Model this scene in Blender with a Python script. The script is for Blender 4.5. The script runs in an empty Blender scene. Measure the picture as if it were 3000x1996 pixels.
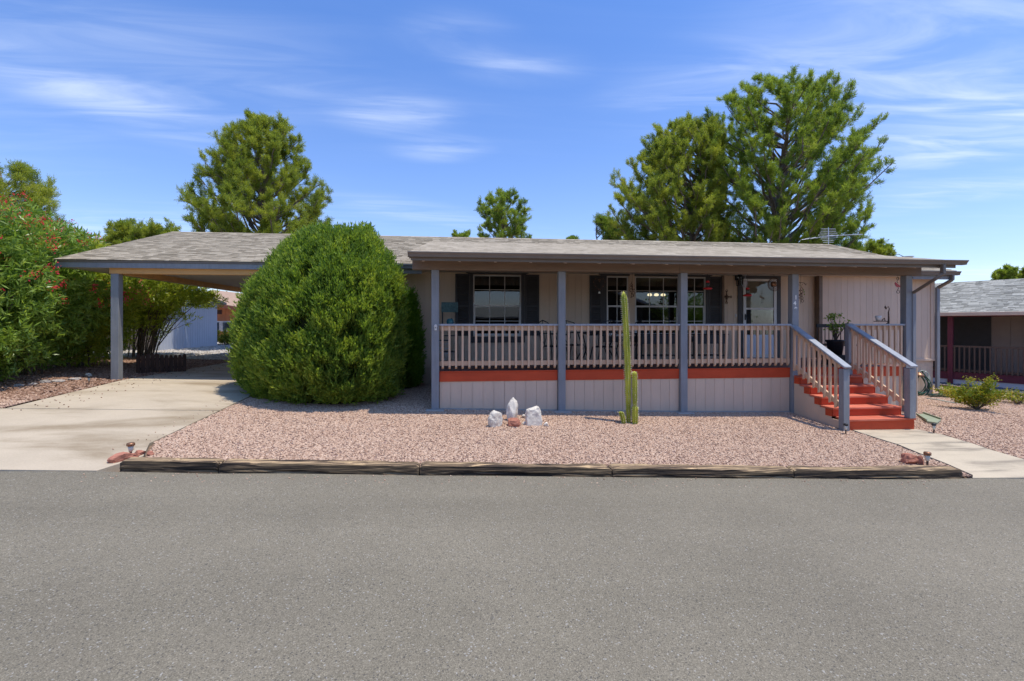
import bpy, math, random
import numpy as np
from mathutils import Vector, Matrix
from mathutils import noise as mnoise
random.seed(7)
RNG = np.random.default_rng(7)
scene = bpy.context.scene
COL = scene.collection
R = math.radians

# ---------------------------------------------------------------- camera
THETA = 0.1075                     # the lens is turned this far to the right of the house's depth axis
EYE = 1.65
FPX = 1400.0                       # focal length in photo pixels (3000 wide)
cam_d = bpy.data.cameras.new('camera')
cam = bpy.data.objects.new('camera', cam_d); COL.objects.link(cam)
cam.location = (0, 0, EYE)
cam.rotation_euler = (R(90), 0, -THETA)
cam_d.sensor_width = 36; cam_d.lens = 36 * FPX / 3000
cam_d.shift_y = -49 / 3000
cam_d.clip_end = 900; cam_d.clip_start = 0.05
scene.camera = cam
scene.cycles.max_bounces = 14; scene.cycles.diffuse_bounces = 8; scene.cycles.transparent_max_bounces = 16

# ---------------------------------------------------------------- light
SUN_DIR = Vector((0.27, -0.14, 1.0)).normalized()      # towards the sun
sun_d = bpy.data.lights.new('sun', 'SUN'); sun = bpy.data.objects.new('sun', sun_d); COL.objects.link(sun)
sun_d.energy = 2.45; sun_d.angle = R(0.53); sun_d.color = (1, .93, .82)
sun.rotation_euler = SUN_DIR.to_track_quat('Z', 'Y').to_euler()
scene.view_settings.view_transform = 'Standard'; scene.view_settings.look = 'None'
scene.view_settings.exposure = 0.82; scene.view_settings.gamma = 1; scene.view_settings.use_curve_mapping = False

world = bpy.data.worlds.new('World'); scene.world = world; world.use_nodes = True
wn, wl = world.node_tree.nodes, world.node_tree.links
wn.clear()
def W(t, **k):
    n = wn.new(t)
    for a, b in k.items(): setattr(n, a, b)
    return n
out = W('ShaderNodeOutputWorld'); bg = W('ShaderNodeBackground'); bg.inputs['Strength'].default_value = 0.15
sky = W('ShaderNodeTexSky'); sky.sky_type = 'NISHITA'; sky.sun_disc = False
sky.sun_elevation = math.asin(SUN_DIR.z); sky.sun_rotation = math.atan2(SUN_DIR.x, SUN_DIR.y)
sky.altitude = 1000; sky.air_density = 1.0; sky.dust_density = 1.6; sky.ozone_density = 2.6
tc = W('ShaderNodeTexCoord'); sep = W('ShaderNodeSeparateXYZ'); wl.new(tc.outputs['Generated'], sep.inputs[0])
zmax = W('ShaderNodeMath', operation='MAXIMUM'); zmax.inputs[1].default_value = 0.02; wl.new(sep.outputs['Z'], zmax.inputs[0])
dx = W('ShaderNodeMath', operation='DIVIDE'); wl.new(sep.outputs['X'], dx.inputs[0]); wl.new(zmax.outputs[0], dx.inputs[1])
dy = W('ShaderNodeMath', operation='DIVIDE'); wl.new(sep.outputs['Y'], dy.inputs[0]); wl.new(zmax.outputs[0], dy.inputs[1])
pp = W('ShaderNodeCombineXYZ'); wl.new(dx.outputs[0], pp.inputs[0]); wl.new(dy.outputs[0], pp.inputs[1])
def sky_noise(rot, sx, sy, scale, detail, lo, hi, dist=0.3):
    m = W('ShaderNodeMapping'); m.inputs['Rotation'].default_value = (0, 0, R(rot)); m.inputs['Scale'].default_value = (sx, sy, 1)
    wl.new(pp.outputs[0], m.inputs[0])
    n = W('ShaderNodeTexNoise'); n.inputs['Scale'].default_value = scale; n.inputs['Detail'].default_value = detail
    n.inputs['Roughness'].default_value = .55; n.inputs['Distortion'].default_value = dist
    wl.new(m.outputs[0], n.inputs[0])
    r = W('ShaderNodeMapRange'); r.inputs['From Min'].default_value = lo; r.inputs['From Max'].default_value = hi
    r.interpolation_type = 'SMOOTHSTEP'; wl.new(n.outputs[0], r.inputs[0])
    return r.outputs[0]
def wmath(op, a, b=None, clamp=False):
    n = W('ShaderNodeMath', operation=op); n.use_clamp = clamp
    for i, v in enumerate((a, b)):
        if v is None: continue
        if isinstance(v, (int, float)): n.inputs[i].default_value = v
        else: wl.new(v, n.inputs[i])
    return n.outputs[0]
def skyp(u, v):
    """cloud-layer position of a direction seen in the photo"""
    f, r, z = 1.0, (u - 1500) / FPX, (949 - v) / FPX
    x = r * math.cos(THETA) + f * math.sin(THETA); y = f * math.cos(THETA) - r * math.sin(THETA)
    return (x / z, y / z)
fine = sky_noise(28, .8, 3.4, 1.3, 7, .32, .80, .9)
broad = sky_noise(-30, .5, .9, .55, 3, .42, .72, .2)
cl = wmath('MULTIPLY', wmath('MULTIPLY', fine, broad), .16)
# cirrus banks: ends in the photo, half width in the cloud layer, strength
for (u0, v0, u1, v1, wd, st) in [(-150, 120, 640, 430, .42, .50), (-100, 60, 900, 300, .85, .30), (1380, 195, 1680, 205, .22, .62),
        (1010, 350, 1290, 330, .30, .50), (1180, 445, 1400, 435, .30, .42), (1000, 580, 1420, 660, .55, .35),
        (1850, 250, 2350, 300, .55, .42), (2450, 60, 3100, 330, .75, .75), (2550, 480, 3200, 330, .8, .8), (2600, 560, 3200, 540, .6, .6),
        (2560, 610, 2760, 610, .45, .30), (1200, 100, 1480, 125, .22, .25), (2700, 800, 3300, 790, 2.5, .8), (560, 850, 760, 850, 4., .9), (100, 700, 900, 640, 1.3, .3)]:
    a, b = skyp(u0, v0), skyp(u1, v1)
    L = math.hypot(b[0] - a[0], b[1] - a[1]) / 2 * 1.75
    m = W('ShaderNodeMapping', vector_type='TEXTURE')
    m.inputs['Location'].default_value = ((a[0] + b[0]) / 2, (a[1] + b[1]) / 2, 0)
    m.inputs['Rotation'].default_value = (0, 0, math.atan2(b[1] - a[1], b[0] - a[0]))
    m.inputs['Scale'].default_value = (L, wd, 1)
    wl.new(pp.outputs[0], m.inputs[0])
    g = W('ShaderNodeTexGradient', gradient_type='SPHERICAL'); wl.new(m.outputs[0], g.inputs[0])
    s = W('ShaderNodeMapRange'); s.interpolation_type = 'SMOOTHSTEP'; s.inputs['From Max'].default_value = .9
    wl.new(g.outputs[1], s.inputs[0])
    soft = wmath('ADD', wmath('MULTIPLY', fine, .9), .08)
    cl = wmath('ADD', cl, wmath('MULTIPLY', wmath('MULTIPLY', s.outputs[0], st * .75), soft))
horiz = W('ShaderNodeMapRange'); horiz.inputs['From Min'].default_value = .0; horiz.inputs['From Max'].default_value = .08
wl.new(sep.outputs['Z'], horiz.inputs[0])
cl = wmath('MULTIPLY', wmath('MINIMUM', cl, .85), horiz.outputs[0], True)
tint = W('ShaderNodeMix', data_type='RGBA', blend_type='MULTIPLY'); tint.inputs[0].default_value = 1
wl.new(sky.outputs[0], tint.inputs[6])
elev = W('ShaderNodeMapRange'); elev.inputs['From Min'].default_value = .0; elev.inputs['From Max'].default_value = .6; wl.new(sep.outputs['Z'], elev.inputs[0])
tramp = W('ShaderNodeMix', data_type='RGBA'); wl.new(elev.outputs[0], tramp.inputs[0]); tramp.inputs[6].default_value = (.77, .745, .84, 1); tramp.inputs[7].default_value = (.46, .67, .97, 1)
wl.new(tramp.outputs[2], tint.inputs[7])
mixc = W('ShaderNodeMix', data_type='RGBA'); wl.new(cl, mixc.inputs[0]); wl.new(tint.outputs[2], mixc.inputs[6])
mixc.inputs[7].default_value = (3.9, 4.3, 5.0, 1)
wl.new(mixc.outputs[2], bg.inputs['Color']); wl.new(bg.outputs[0], out.inputs[0])

# ---------------------------------------------------------------- helpers
def rf_xy(r, f):
    return (r * math.cos(THETA) + f * math.sin(THETA), f * math.cos(THETA) - r * math.sin(THETA))
def at(u, v, F):
    """a point F metres in front of the camera, seen at photo pixel u, v"""
    x, y = rf_xy((u - 1500) / FPX * F, F); return Vector((x, y, EYE + (949 - v) / FPX * F))
def onY(u, v, Y):
    """point on the plane y = Y"""
    a = math.atan((u - 1500) / FPX) + THETA; X = Y * math.tan(a)
    F = Y * math.cos(THETA) + X * math.sin(THETA)
    return Vector((X, Y, EYE + (949 - v) / FPX * F))
def Xat(u, Y): return onY(u, 949, Y).x
def Zat(u, v, Y): return onY(u, v, Y).z
def sstep(a, b, x):
    t = min(1, max(0, (x - a) / (b - a))); return t * t * (3 - 2 * t)
def G(X, Y):
    """height of the yard, driveway and path"""
    z = .022 - .0314 * X
    if X > 3: z += .002 * (min(X, 9) - 3) ** 2
    if Y < 9.1: z += .055 * (Y - 9.1)
    else: z += .055 * (min(Y, 11.5) - 9.1) * (1 - sstep(0, 6, X))
    return z
def G2(X, Y):
    z = G(X, Y)
    if X < -14: z -= .0314 * (-14 - X) * -1 - .0314 * 0
    if X < -14: z = G(-14, Y)
    if X > 18: z = G(18, Y)
    return z
def ongr(u, v, lift=0.0):
    f0, f1 = .5, 60.
    for _ in range(50):
        f = (f0 + f1) / 2; p = at(u, v, f)
        if p.z > G2(p.x, p.y): f0 = f
        else: f1 = f
    p = at(u, v, f0); return Vector((p.x, p.y, G2(p.x, p.y) + lift))

def tag(o, label=None, cat=None, group=None, kind=None):
    if label: o['label'] = label
    if cat: o['category'] = cat
    if group: o['group'] = group
    if kind: o['kind'] = kind
    return o
def empty(name, loc, rz=0, label=None, cat=None, group=None, kind=None):
    o = bpy.data.objects.new(name, None); COL.objects.link(o); o.location = loc; o.rotation_euler = (0, 0, rz)
    o.empty_display_size = .1
    return tag(o, label, cat, group, kind)
def world_of(o):
    m = Matrix.LocRotScale(o.location, o.rotation_euler, o.scale)
    if o.parent: m = world_of(o.parent) @ o.matrix_parent_inverse @ m
    return m
def link(name, me, parent=None, local=False):
    o = bpy.data.objects.new(name, me); COL.objects.link(o)
    if parent:
        o.parent = parent
        if not local: o.matrix_parent_inverse = world_of(parent).inverted()
    return o
def copy_tree(o, parent=None):
    c = o.copy(); COL.objects.link(c)
    if parent: c.parent = parent
    for ch in [x for x in COL.objects if x.parent == o]: copy_tree(ch, c)
    return c

class MB:
    def __init__(s): s.v = []; s.f = []
    def add(s, vs, fs):
        n = len(s.v); s.v += [tuple(v) for v in vs]; s.f += [tuple(i + n for i in f) for f in fs]; return s
    def box(s, x0, x1, y0, y1, z0, z1):
        v = [(x, y, z) for z in (z0, z1) for y in (y0, y1) for x in (x0, x1)]
        return s.add(v, [(0, 2, 3, 1), (4, 5, 7, 6), (0, 1, 5, 4), (2, 6, 7, 3), (0, 4, 6, 2), (1, 3, 7, 5)])
    def bar(s, a, b, w, h, up=(0, 0, 1)):
        """box from a to b, w across, h along up"""
        a, b = Vector(a), Vector(b); d = (b - a).normalized(); up = Vector(up)
        sd = d.cross(up)
        if sd.length < 1e-4: sd = d.cross(Vector((1, 0, 0)))
        sd.normalize(); u = sd.cross(d).normalized()
        v = []
        for p in (a, b):
            for i, j in ((-1, -1), (1, -1), (1, 1), (-1, 1)): v.append(p + sd * i * w / 2 + u * j * h / 2)
        return s.add(v, [(3, 2, 1, 0), (4, 5, 6, 7), (0, 1, 5, 4), (1, 2, 6, 5), (2, 3, 7, 6), (3, 0, 4, 7)])
    def prism(s, poly, y0, y1, axis='y'):
        """polygon in the xz (axis y), yz (axis x) or xy (axis z) plane, extruded along axis"""
        def P(a, b, c):
            return {'y': (a, c, b), 'x': (c, a, b), 'z': (a, b, c)}[axis]
        n = len(poly); v = [P(a, b, y0) for a, b in poly] + [P(a, b, y1) for a, b in poly]
        return s.add(v, [tuple(range(n)), tuple(range(2 * n - 1, n - 1, -1))] + [(i, (i + 1) % n + 0, (i + 1) % n + n, i + n)[::-1] for i in range(n)])
    def tube(s, pts, rad, n=8, cap=True):
        pts = [Vector(p) for p in pts]
        if not hasattr(rad, '__len__'): rad = [rad] * len(pts)
        k = len(s.v); ref = None
        for i, p in enumerate(pts):
            t = (pts[min(i + 1, len(pts) - 1)] - pts[max(i - 1, 0)])
            t = t.normalized() if t.length > 1e-9 else Vector((0, 0, 1))
            if ref is None: ref = t.cross(Vector((0, 0, 1))) if abs(t.z) < .9 else t.cross(Vector((1, 0, 0)))
            ref = (ref - t * ref.dot(t)).normalized(); b = t.cross(ref)
            for j in range(n):
                a = 2 * math.pi * j / n; s.v.append(tuple(p + (ref * math.cos(a) + b * math.sin(a)) * rad[i]))
        for i in range(len(pts) - 1):
            for j in range(n):
                s.f.append((k + i * n + j, k + i * n + (j + 1) % n, k + (i + 1) * n + (j + 1) % n, k + (i + 1) * n + j))
        if cap:
            s.f.append(tuple(k + j for j in range(n))[::-1]); e = k + (len(pts) - 1) * n; s.f.append(tuple(e + j for j in range(n)))
        return s
    def lathe(s, prof, c=(0, 0, 0), n=20):
        k = len(s.v)
        for r, z in prof:
            for j in range(n):
                a = 2 * math.pi * j / n; s.v.append((c[0] + r * math.cos(a), c[1] + r * math.sin(a), c[2] + z))
        for i in range(len(prof) - 1):
            for j in range(n): s.f.append((k + i * n + j, k + i * n + (j + 1) % n, k + (i + 1) * n + (j + 1) % n, k + (i + 1) * n + j))
        s.f.append(tuple(k + j for j in range(n))[::-1]); e = k + (len(prof) - 1) * n; s.f.append(tuple(e + j for j in range(n)))
        return s
    def ring(s, c, rad, tr, n=28, plane='xz', m=6, sq=1.0):
        pts = []
        for i in range(n + 1):
            a = 2 * math.pi * i / n; x, z = rad * math.cos(a), rad * math.sin(a) * sq
            pts.append((c[0] + x, c[1], c[2] + z) if plane == 'xz' else ((c[0] + x, c[1] + z, c[2]) if plane == 'xy' else (c[0], c[1] + x, c[2] + z)))
        return s.tube(pts, tr, m, False)
    def mesh(s, name, mat, smooth=False):
        me = bpy.data.meshes.new(name); me.from_pydata(s.v, [], s.f); me.update()
        if mat: me.materials.append(mat)
        if smooth: me.polygons.foreach_set('use_smooth', [True] * len(me.polygons))
        return me
    def build(s, name, mat, parent=None, smooth=False, bevel=0, local=False):
        o = link(name, s.mesh(name, mat, smooth), parent, local)
        if bevel:
            b = o.modifiers.new('bevel', 'BEVEL'); b.width = bevel; b.segments = 2; b.limit_method = 'ANGLE'; b.angle_limit = R(40)
        return o
def npmesh(name, V, F, mat):
    """mesh from arrays: V (n,3), F (m,k) all faces with k corners"""
    me = bpy.data.meshes.new(name); k = F.shape[1]
    me.vertices.add(len(V)); me.vertices.foreach_set('co', np.ascontiguousarray(V, dtype=np.float32).ravel())
    me.loops.add(F.size); me.loops.foreach_set('vertex_index', np.ascontiguousarray(F, dtype=np.int32).ravel())
    me.polygons.add(len(F)); me.polygons.foreach_set('loop_start', np.arange(0, F.size, k, dtype=np.int32))
    me.polygons.foreach_set('loop_total', np.full(len(F), k, dtype=np.int32))
    me.update(); me.validate(); me.materials.append(mat); return me
def unit(a): return a / np.maximum(np.linalg.norm(a, axis=-1, keepdims=True), 1e-9)
def leaves(P, D, L, Wd, fold=0.0, mid=.45):
    """diamond leaves: base P, direction D, length L, width Wd"""
    n = len(P); D = unit(D); rr = unit(RNG.normal(size=(n, 3))); S = unit(np.cross(D, rr))
    L = np.broadcast_to(L, (n,))[:, None]; Wd = np.broadcast_to(Wd, (n,))[:, None]
    V = np.stack([P, P + D * L * mid + S * Wd / 2, P + D * L, P + D * L * mid - S * Wd / 2], 1).reshape(-1, 3)
    return V, np.arange(4 * n).reshape(n, 4)

# ---------------------------------------------------------------- materials
def newmat(name):
    m = bpy.data.materials.new(name); m.use_nodes = True; nt = m.node_tree; b = nt.nodes['Principled BSDF']; return m, nt, b
def node(nt, t, **k):
    n = nt.nodes.new(t)
    for a, b in k.items(): setattr(n, a, b)
    return n
def c4(c, k=1.0): return (c[0] * k, c[1] * k, c[2] * k, 1)
def mat(name, col, rough=.7, var=.12, scale=6, bump=0., bscale=60, stretch=(1, 1, 1), col2=None, metallic=0, rnd=0., spec=.4, grime=0., objrnd=0.):
    m, nt, b = newmat(name); L = nt.links
    g = node(nt, 'ShaderNodeNewGeometry'); mp = node(nt, 'ShaderNodeMapping'); mp.inputs['Scale'].default_value = stretch
    L.new(g.outputs['Position'], mp.inputs[0])
    n = node(nt, 'ShaderNodeTexNoise'); n.inputs['Scale'].default_value = scale; n.inputs['Detail'].default_value = 6; n.inputs['Roughness'].default_value = .6
    L.new(mp.outputs[0], n.inputs[0])
    r = node(nt, 'ShaderNodeValToRGB'); r.color_ramp.elements[0].position = .3; r.color_ramp.elements[1].position = .7
    r.color_ramp.elements[0].color = c4(col, 1 - var); r.color_ramp.elements[1].color = c4(col2 or col, 1 + var)
    L.new(n.outputs[0], r.inputs[0]); c = r.outputs[0]
    if rnd or objrnd:
        h = node(nt, 'ShaderNodeMapRange'); h.inputs['To Min'].default_value = 1 - (rnd or objrnd); h.inputs['To Max'].default_value = 1 + (rnd or objrnd)
        if objrnd:
            oi = node(nt, 'ShaderNodeObjectInfo'); L.new(oi.outputs['Random'], h.inputs[0])
        else: L.new(g.outputs['Random Per Island'], h.inputs[0])
        mx = node(nt, 'ShaderNodeVectorMath', operation='SCALE'); L.new(c, mx.inputs[0]); L.new(h.outputs[0], mx.inputs['Scale']); c = mx.outputs[0]
    if grime:
        n3 = node(nt, 'ShaderNodeTexNoise'); n3.inputs['Scale'].default_value = 1.7; n3.inputs['Detail'].default_value = 8; n3.inputs['Roughness'].default_value = .7
        L.new(g.outputs['Position'], n3.inputs[0])
        h3 = node(nt, 'ShaderNodeMapRange'); h3.inputs['From Min'].default_value = .35; h3.inputs['From Max'].default_value = .75
        h3.inputs['To Min'].default_value = 1; h3.inputs['To Max'].default_value = 1 - grime; L.new(n3.outputs[0], h3.inputs[0])
        mx = node(nt, 'ShaderNodeVectorMath', operation='SCALE'); L.new(c, mx.inputs[0]); L.new(h3.outputs[0], mx.inputs['Scale']); c = mx.outputs[0]
    L.new(c, b.inputs['Base Color'])
    b.inputs['Roughness'].default_value = rough; b.inputs['Metallic'].default_value = metallic; b.inputs['Specular IOR Level'].default_value = spec
    if bump:
        n2 = node(nt, 'ShaderNodeTexNoise'); n2.inputs['Scale'].default_value = bscale; n2.inputs['Detail'].default_value = 4
        L.new(mp.outputs[0], n2.inputs[0]); bp = node(nt, 'ShaderNodeBump'); bp.inputs['Strength'].default_value = bump; bp.inputs['Distance'].default_value = .01
        L.new(n2.outputs[0], bp.inputs['Height']); L.new(bp.outputs[0], b.inputs['Normal'])
    return m
def leafmat(name, cols, transl=.35, rough=.55, clump=1.2):
    """foliage: colour varies leaf by leaf and in clumps"""
    m, nt, b = newmat(name); L = nt.links
    g = node(nt, 'ShaderNodeNewGeometry'); n = node(nt, 'ShaderNodeTexNoise'); n.inputs['Scale'].default_value = clump; n.inputs['Detail'].default_value = 3
    L.new(g.outputs['Position'], n.inputs[0])
    a = node(nt, 'ShaderNodeMath', operation='MULTIPLY'); a.inputs[1].default_value = .5; L.new(g.outputs['Random Per Island'], a.inputs[0])
    s = node(nt, 'ShaderNodeMapRange'); s.inputs['From Min'].default_value = .3; s.inputs['From Max'].default_value = .7; s.inputs['To Max'].default_value = .5; L.new(n.outputs[0], s.inputs[0])
    d = node(nt, 'ShaderNodeMath', operation='ADD'); L.new(a.outputs[0], d.inputs[0]); L.new(s.outputs[0], d.inputs[1])
    r = node(nt, 'ShaderNodeValToRGB'); e = r.color_ramp.elements
    while len(e) < len(cols): e.new(.5)
    for i, c in enumerate(cols): e[i].position = i / (len(cols) - 1); e[i].color = c4(c)
    L.new(d.outputs[0], r.inputs[0]); L.new(r.outputs[0], b.inputs['Base Color']); b.inputs['Roughness'].default_value = rough; b.inputs['Specular IOR Level'].default_value = .3
    t = node(nt, 'ShaderNodeBsdfTranslucent'); sc = node(nt, 'ShaderNodeVectorMath', operation='MULTIPLY'); L.new(r.outputs[0], sc.inputs[0]); sc.inputs[1].default_value = (1.5, 1.5, .7)
    L.new(sc.outputs[0], t.inputs[0]); mx = node(nt, 'ShaderNodeMixShader'); mx.inputs[0].default_value = transl
    L.new(b.outputs[0], mx.inputs[1]); L.new(t.outputs[0], mx.inputs[2]); L.new(mx.outputs[0], nt.nodes['Material Output'].inputs[0])
    return m
def glassmat(name, tint=(.55, .6, .62), refl=1.5):
    m, nt, b = newmat(name); L = nt.links; nt.nodes.remove(b)
    fr = node(nt, 'ShaderNodeFresnel'); fr.inputs['IOR'].default_value = refl; gl = node(nt, 'ShaderNodeBsdfGlossy'); gl.inputs['Roughness'].default_value = .01
    tr = node(nt, 'ShaderNodeBsdfTransparent'); tr.inputs[0].default_value = c4(tint); mx = node(nt, 'ShaderNodeMixShader')
    n = node(nt, 'ShaderNodeTexNoise'); n.inputs['Scale'].default_value = 1.3; bp = node(nt, 'ShaderNodeBump'); bp.inputs['Strength'].default_value = .02; bp.inputs['Distance'].default_value = .05
    L.new(n.outputs[0], bp.inputs['Height']); L.new(bp.outputs[0], gl.inputs['Normal'])
    L.new(fr.outputs[0], mx.inputs[0]); L.new(tr.outputs[0], mx.inputs[1]); L.new(gl.outputs[0], mx.inputs[2]); L.new(mx.outputs[0], nt.nodes['Material Output'].inputs[0])
    return m
def asphaltmat():
    m, nt, b = newmat('asphalt'); L = nt.links; g = node(nt, 'ShaderNodeNewGeometry')
    def nz(sc, det=3, ro=.6):
        n = node(nt, 'ShaderNodeTexNoise'); n.inputs['Scale'].default_value = sc; n.inputs['Detail'].default_value = det; n.inputs['Roughness'].default_value = ro
        L.new(g.outputs['Position'], n.inputs[0]); return n.outputs[0]
    v = node(nt, 'ShaderNodeTexVoronoi'); v.inputs['Scale'].default_value = 170; L.new(g.outputs['Position'], v.inputs[0])
    v2 = node(nt, 'ShaderNodeTexVoronoi'); v2.inputs['Scale'].default_value = 110; L.new(g.outputs['Position'], v2.inputs[0])
    sp = node(nt, 'ShaderNodeSeparateColor'); L.new(v.outputs['Color'], sp.inputs[0]); sp2 = node(nt, 'ShaderNodeSeparateColor'); L.new(v2.outputs['Color'], sp2.inputs[0])
    r = node(nt, 'ShaderNodeValToRGB'); e = r.color_ramp.elements
    e[0].color = (.150, .130, .092, 1); e[1].color = (.34, .295, .215, 1); e[1].position = 1
    for p, c in ((.35, (.200, .174, .124)), (.75, (.232, .202, .145)), (.93, (.27, .236, .172))):
        q = e.new(p); q.color = c4(c)
    L.new(sp.outputs[0], r.inputs[0])
    r2 = node(nt, 'ShaderNodeMapRange'); r2.inputs['From Min'].default_value = .3; r2.inputs['From Max'].default_value = .7; r2.inputs['To Min'].default_value = .86; r2.inputs['To Max'].default_value = 1.12
    L.new(nz(.45, 9, .7), r2.inputs[0])
    lt = node(nt, 'ShaderNodeMapRange'); lt.inputs['From Min'].default_value = .975; lt.inputs['From Max'].default_value = .985; L.new(sp2.outputs[1], lt.inputs[0])
    dk = node(nt, 'ShaderNodeMapRange'); dk.inputs['From Min'].default_value = .06; dk.inputs['From Max'].default_value = .03; L.new(sp2.outputs[1], dk.inputs[0])
    sc = node(nt, 'ShaderNodeVectorMath', operation='SCALE'); L.new(r.outputs[0], sc.inputs[0]); L.new(r2.outputs[0], sc.inputs['Scale'])
    mx = node(nt, 'ShaderNodeMix', data_type='RGBA'); fm = wm(nt, 'MULTIPLY', lt.outputs[0], .6); L.new(fm, mx.inputs[0]); L.new(sc.outputs[0], mx.inputs[6]); mx.inputs[7].default_value = (.42, .40, .36, 1)
    mx2 = node(nt, 'ShaderNodeMix', data_type='RGBA'); fm = wm(nt, 'MULTIPLY', dk.outputs[0], .6); L.new(fm, mx2.inputs[0]); L.new(mx.outputs[2], mx2.inputs[6]); mx2.inputs[7].default_value = (.05, .05, .05, 1)
    L.new(mx2.outputs[2], b.inputs['Base Color']); b.inputs['Roughness'].default_value = .85; b.inputs['Specular IOR Level'].default_value = .3
    # long faint wheel lanes and a few thin hairline cracks
    mp = node(nt, 'ShaderNodeMapping'); mp.inputs['Scale'].default_value = (.05, .9, 1); L.new(g.outputs['Position'], mp.inputs[0])
    ln = node(nt, 'ShaderNodeTexNoise'); ln.inputs['Scale'].default_value = 1.0; ln.inputs['Detail'].default_value = 3; L.new(mp.outputs[0], ln.inputs[0])
    lr = node(nt, 'ShaderNodeMapRange'); lr.inputs['From Min'].default_value = .35; lr.inputs['From Max'].default_value = .65; lr.inputs['To Min'].default_value = .93; lr.inputs['To Max'].default_value = 1.06; L.new(ln.outputs[0], lr.inputs[0])
    sc2 = node(nt, 'ShaderNodeVectorMath', operation='SCALE'); L.new(mx2.outputs[2], sc2.inputs[0]); L.new(lr.outputs[0], sc2.inputs['Scale']); L.new(sc2.outputs[0], b.inputs['Base Color'])
    h = wm(nt, 'ADD', wm(nt, 'MULTIPLY', v.outputs['Distance'], .7), wm(nt, 'MULTIPLY', nz(150, 2), .5))
    bp = node(nt, 'ShaderNodeBump'); bp.inputs['Strength'].default_value = .8; bp.inputs['Distance'].default_value = .006; L.new(h, bp.inputs['Height']); L.new(bp.outputs[0], b.inputs['Normal'])
    return m
def wm(nt, op, a, b=None, clamp=False):
    n = node(nt, 'ShaderNodeMath', operation=op); n.use_clamp = clamp
    for i, v in enumerate((a, b)):
        if v is None: continue
        if isinstance(v, (int, float)): n.inputs[i].default_value = v
        else: nt.links.new(v, n.inputs[i])
    return n.outputs[0]
def concretemat(name, base, stain, amt, ax=(1, 1, 1), rot=0, lo=.5, hi=.72):
    m, nt, b = newmat(name); L = nt.links; g = node(nt, 'ShaderNodeNewGeometry')
    def nz(sc, det=4, ro=.6, s=(1, 1, 1), rt=0, ds=0):
        mp = node(nt, 'ShaderNodeMapping'); mp.inputs['Scale'].default_value = s; mp.inputs['Rotation'].default_value = (0, 0, rt); L.new(g.outputs['Position'], mp.inputs[0])
        n = node(nt, 'ShaderNodeTexNoise'); n.inputs['Scale'].default_value = sc; n.inputs['Detail'].default_value = det; n.inputs['Roughness'].default_value = ro; n.inputs['Distortion'].default_value = ds
        L.new(mp.outputs[0], n.inputs[0]); return n.outputs[0]
    r = node(nt, 'ShaderNodeValToRGB'); r.color_ramp.elements[0].position = .25; r.color_ramp.elements[1].position = .75
    r.color_ramp.elements[0].color = c4(base, .88); r.color_ramp.elements[1].color = c4(base, 1.08); L.new(nz(1.1, 10, .7), r.inputs[0])
    f = node(nt, 'ShaderNodeMapRange'); f.inputs['From Min'].default_value = lo; f.inputs['From Max'].default_value = hi; f.inputs['To Max'].default_value = amt; f.interpolation_type = 'SMOOTHSTEP'
    L.new(nz(.9, 7, .62, ax, rot, .5), f.inputs[0])
    mx = node(nt, 'ShaderNodeMix', data_type='RGBA'); L.new(f.outputs[0], mx.inputs[0]); L.new(r.outputs[0], mx.inputs[6]); mx.inputs[7].default_value = c4(stain)
    sp = node(nt, 'ShaderNodeMapRange'); sp.inputs['From Min'].default_value = .3; sp.inputs['From Max'].default_value = .7; sp.inputs['To Min'].default_value = .93; sp.inputs['To Max'].default_value = 1.06
    L.new(nz(55, 3), sp.inputs[0]); sc = node(nt, 'ShaderNodeVectorMath', operation='SCALE'); L.new(mx.outputs[2], sc.inputs[0]); L.new(sp.outputs[0], sc.inputs['Scale'])
    L.new(sc.outputs[0], b.inputs['Base Color']); b.inputs['Roughness'].default_value = .85; b.inputs['Specular IOR Level'].default_value = .25
    bp = node(nt, 'ShaderNodeBump'); bp.inputs['Strength'].default_value = .35; bp.inputs['Distance'].default_value = .006; L.new(nz(90, 4), bp.inputs['Height']); L.new(bp.outputs[0], b.inputs['Normal'])
    return m
def shinglemat(name, cols):
    m, nt, b = newmat(name); L = nt.links; g = node(nt, 'ShaderNodeNewGeometry'); oi = node(nt, 'ShaderNodeObjectInfo')
    a = wm(nt, 'FRACT', wm(nt, 'ADD', g.outputs['Random Per Island'], wm(nt, 'MULTIPLY', oi.outputs['Random'], 7.31)))
    n = node(nt, 'ShaderNodeTexNoise'); n.inputs['Scale'].default_value = 28; n.inputs['Detail'].default_value = 4; L.new(g.outputs['Position'], n.inputs[0])
    f = wm(nt, 'ADD', wm(nt, 'MULTIPLY', a, .75), wm(nt, 'MULTIPLY', n.outputs[0], .3))
    r = node(nt, 'ShaderNodeValToRGB'); e = r.color_ramp.elements
    while len(e) < len(cols): e.new(.5)
    for i, c in enumerate(cols): e[i].position = i / (len(cols) - 1); e[i].color = c4(c)
    L.new(f, r.inputs[0]); L.new(r.outputs[0], b.inputs['Base Color']); b.inputs['Roughness'].default_value = .9; b.inputs['Specular IOR Level'].default_value = .2
    n2 = node(nt, 'ShaderNodeTexNoise'); n2.inputs['Scale'].default_value = 220; L.new(g.outputs['Position'], n2.inputs[0])
    bp = node(nt, 'ShaderNodeBump'); bp.inputs['Strength'].default_value = .5; bp.inputs['Distance'].default_value = .004; L.new(n2.outputs[0], bp.inputs['Height']); L.new(bp.outputs[0], b.inputs['Normal'])
    return m
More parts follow.
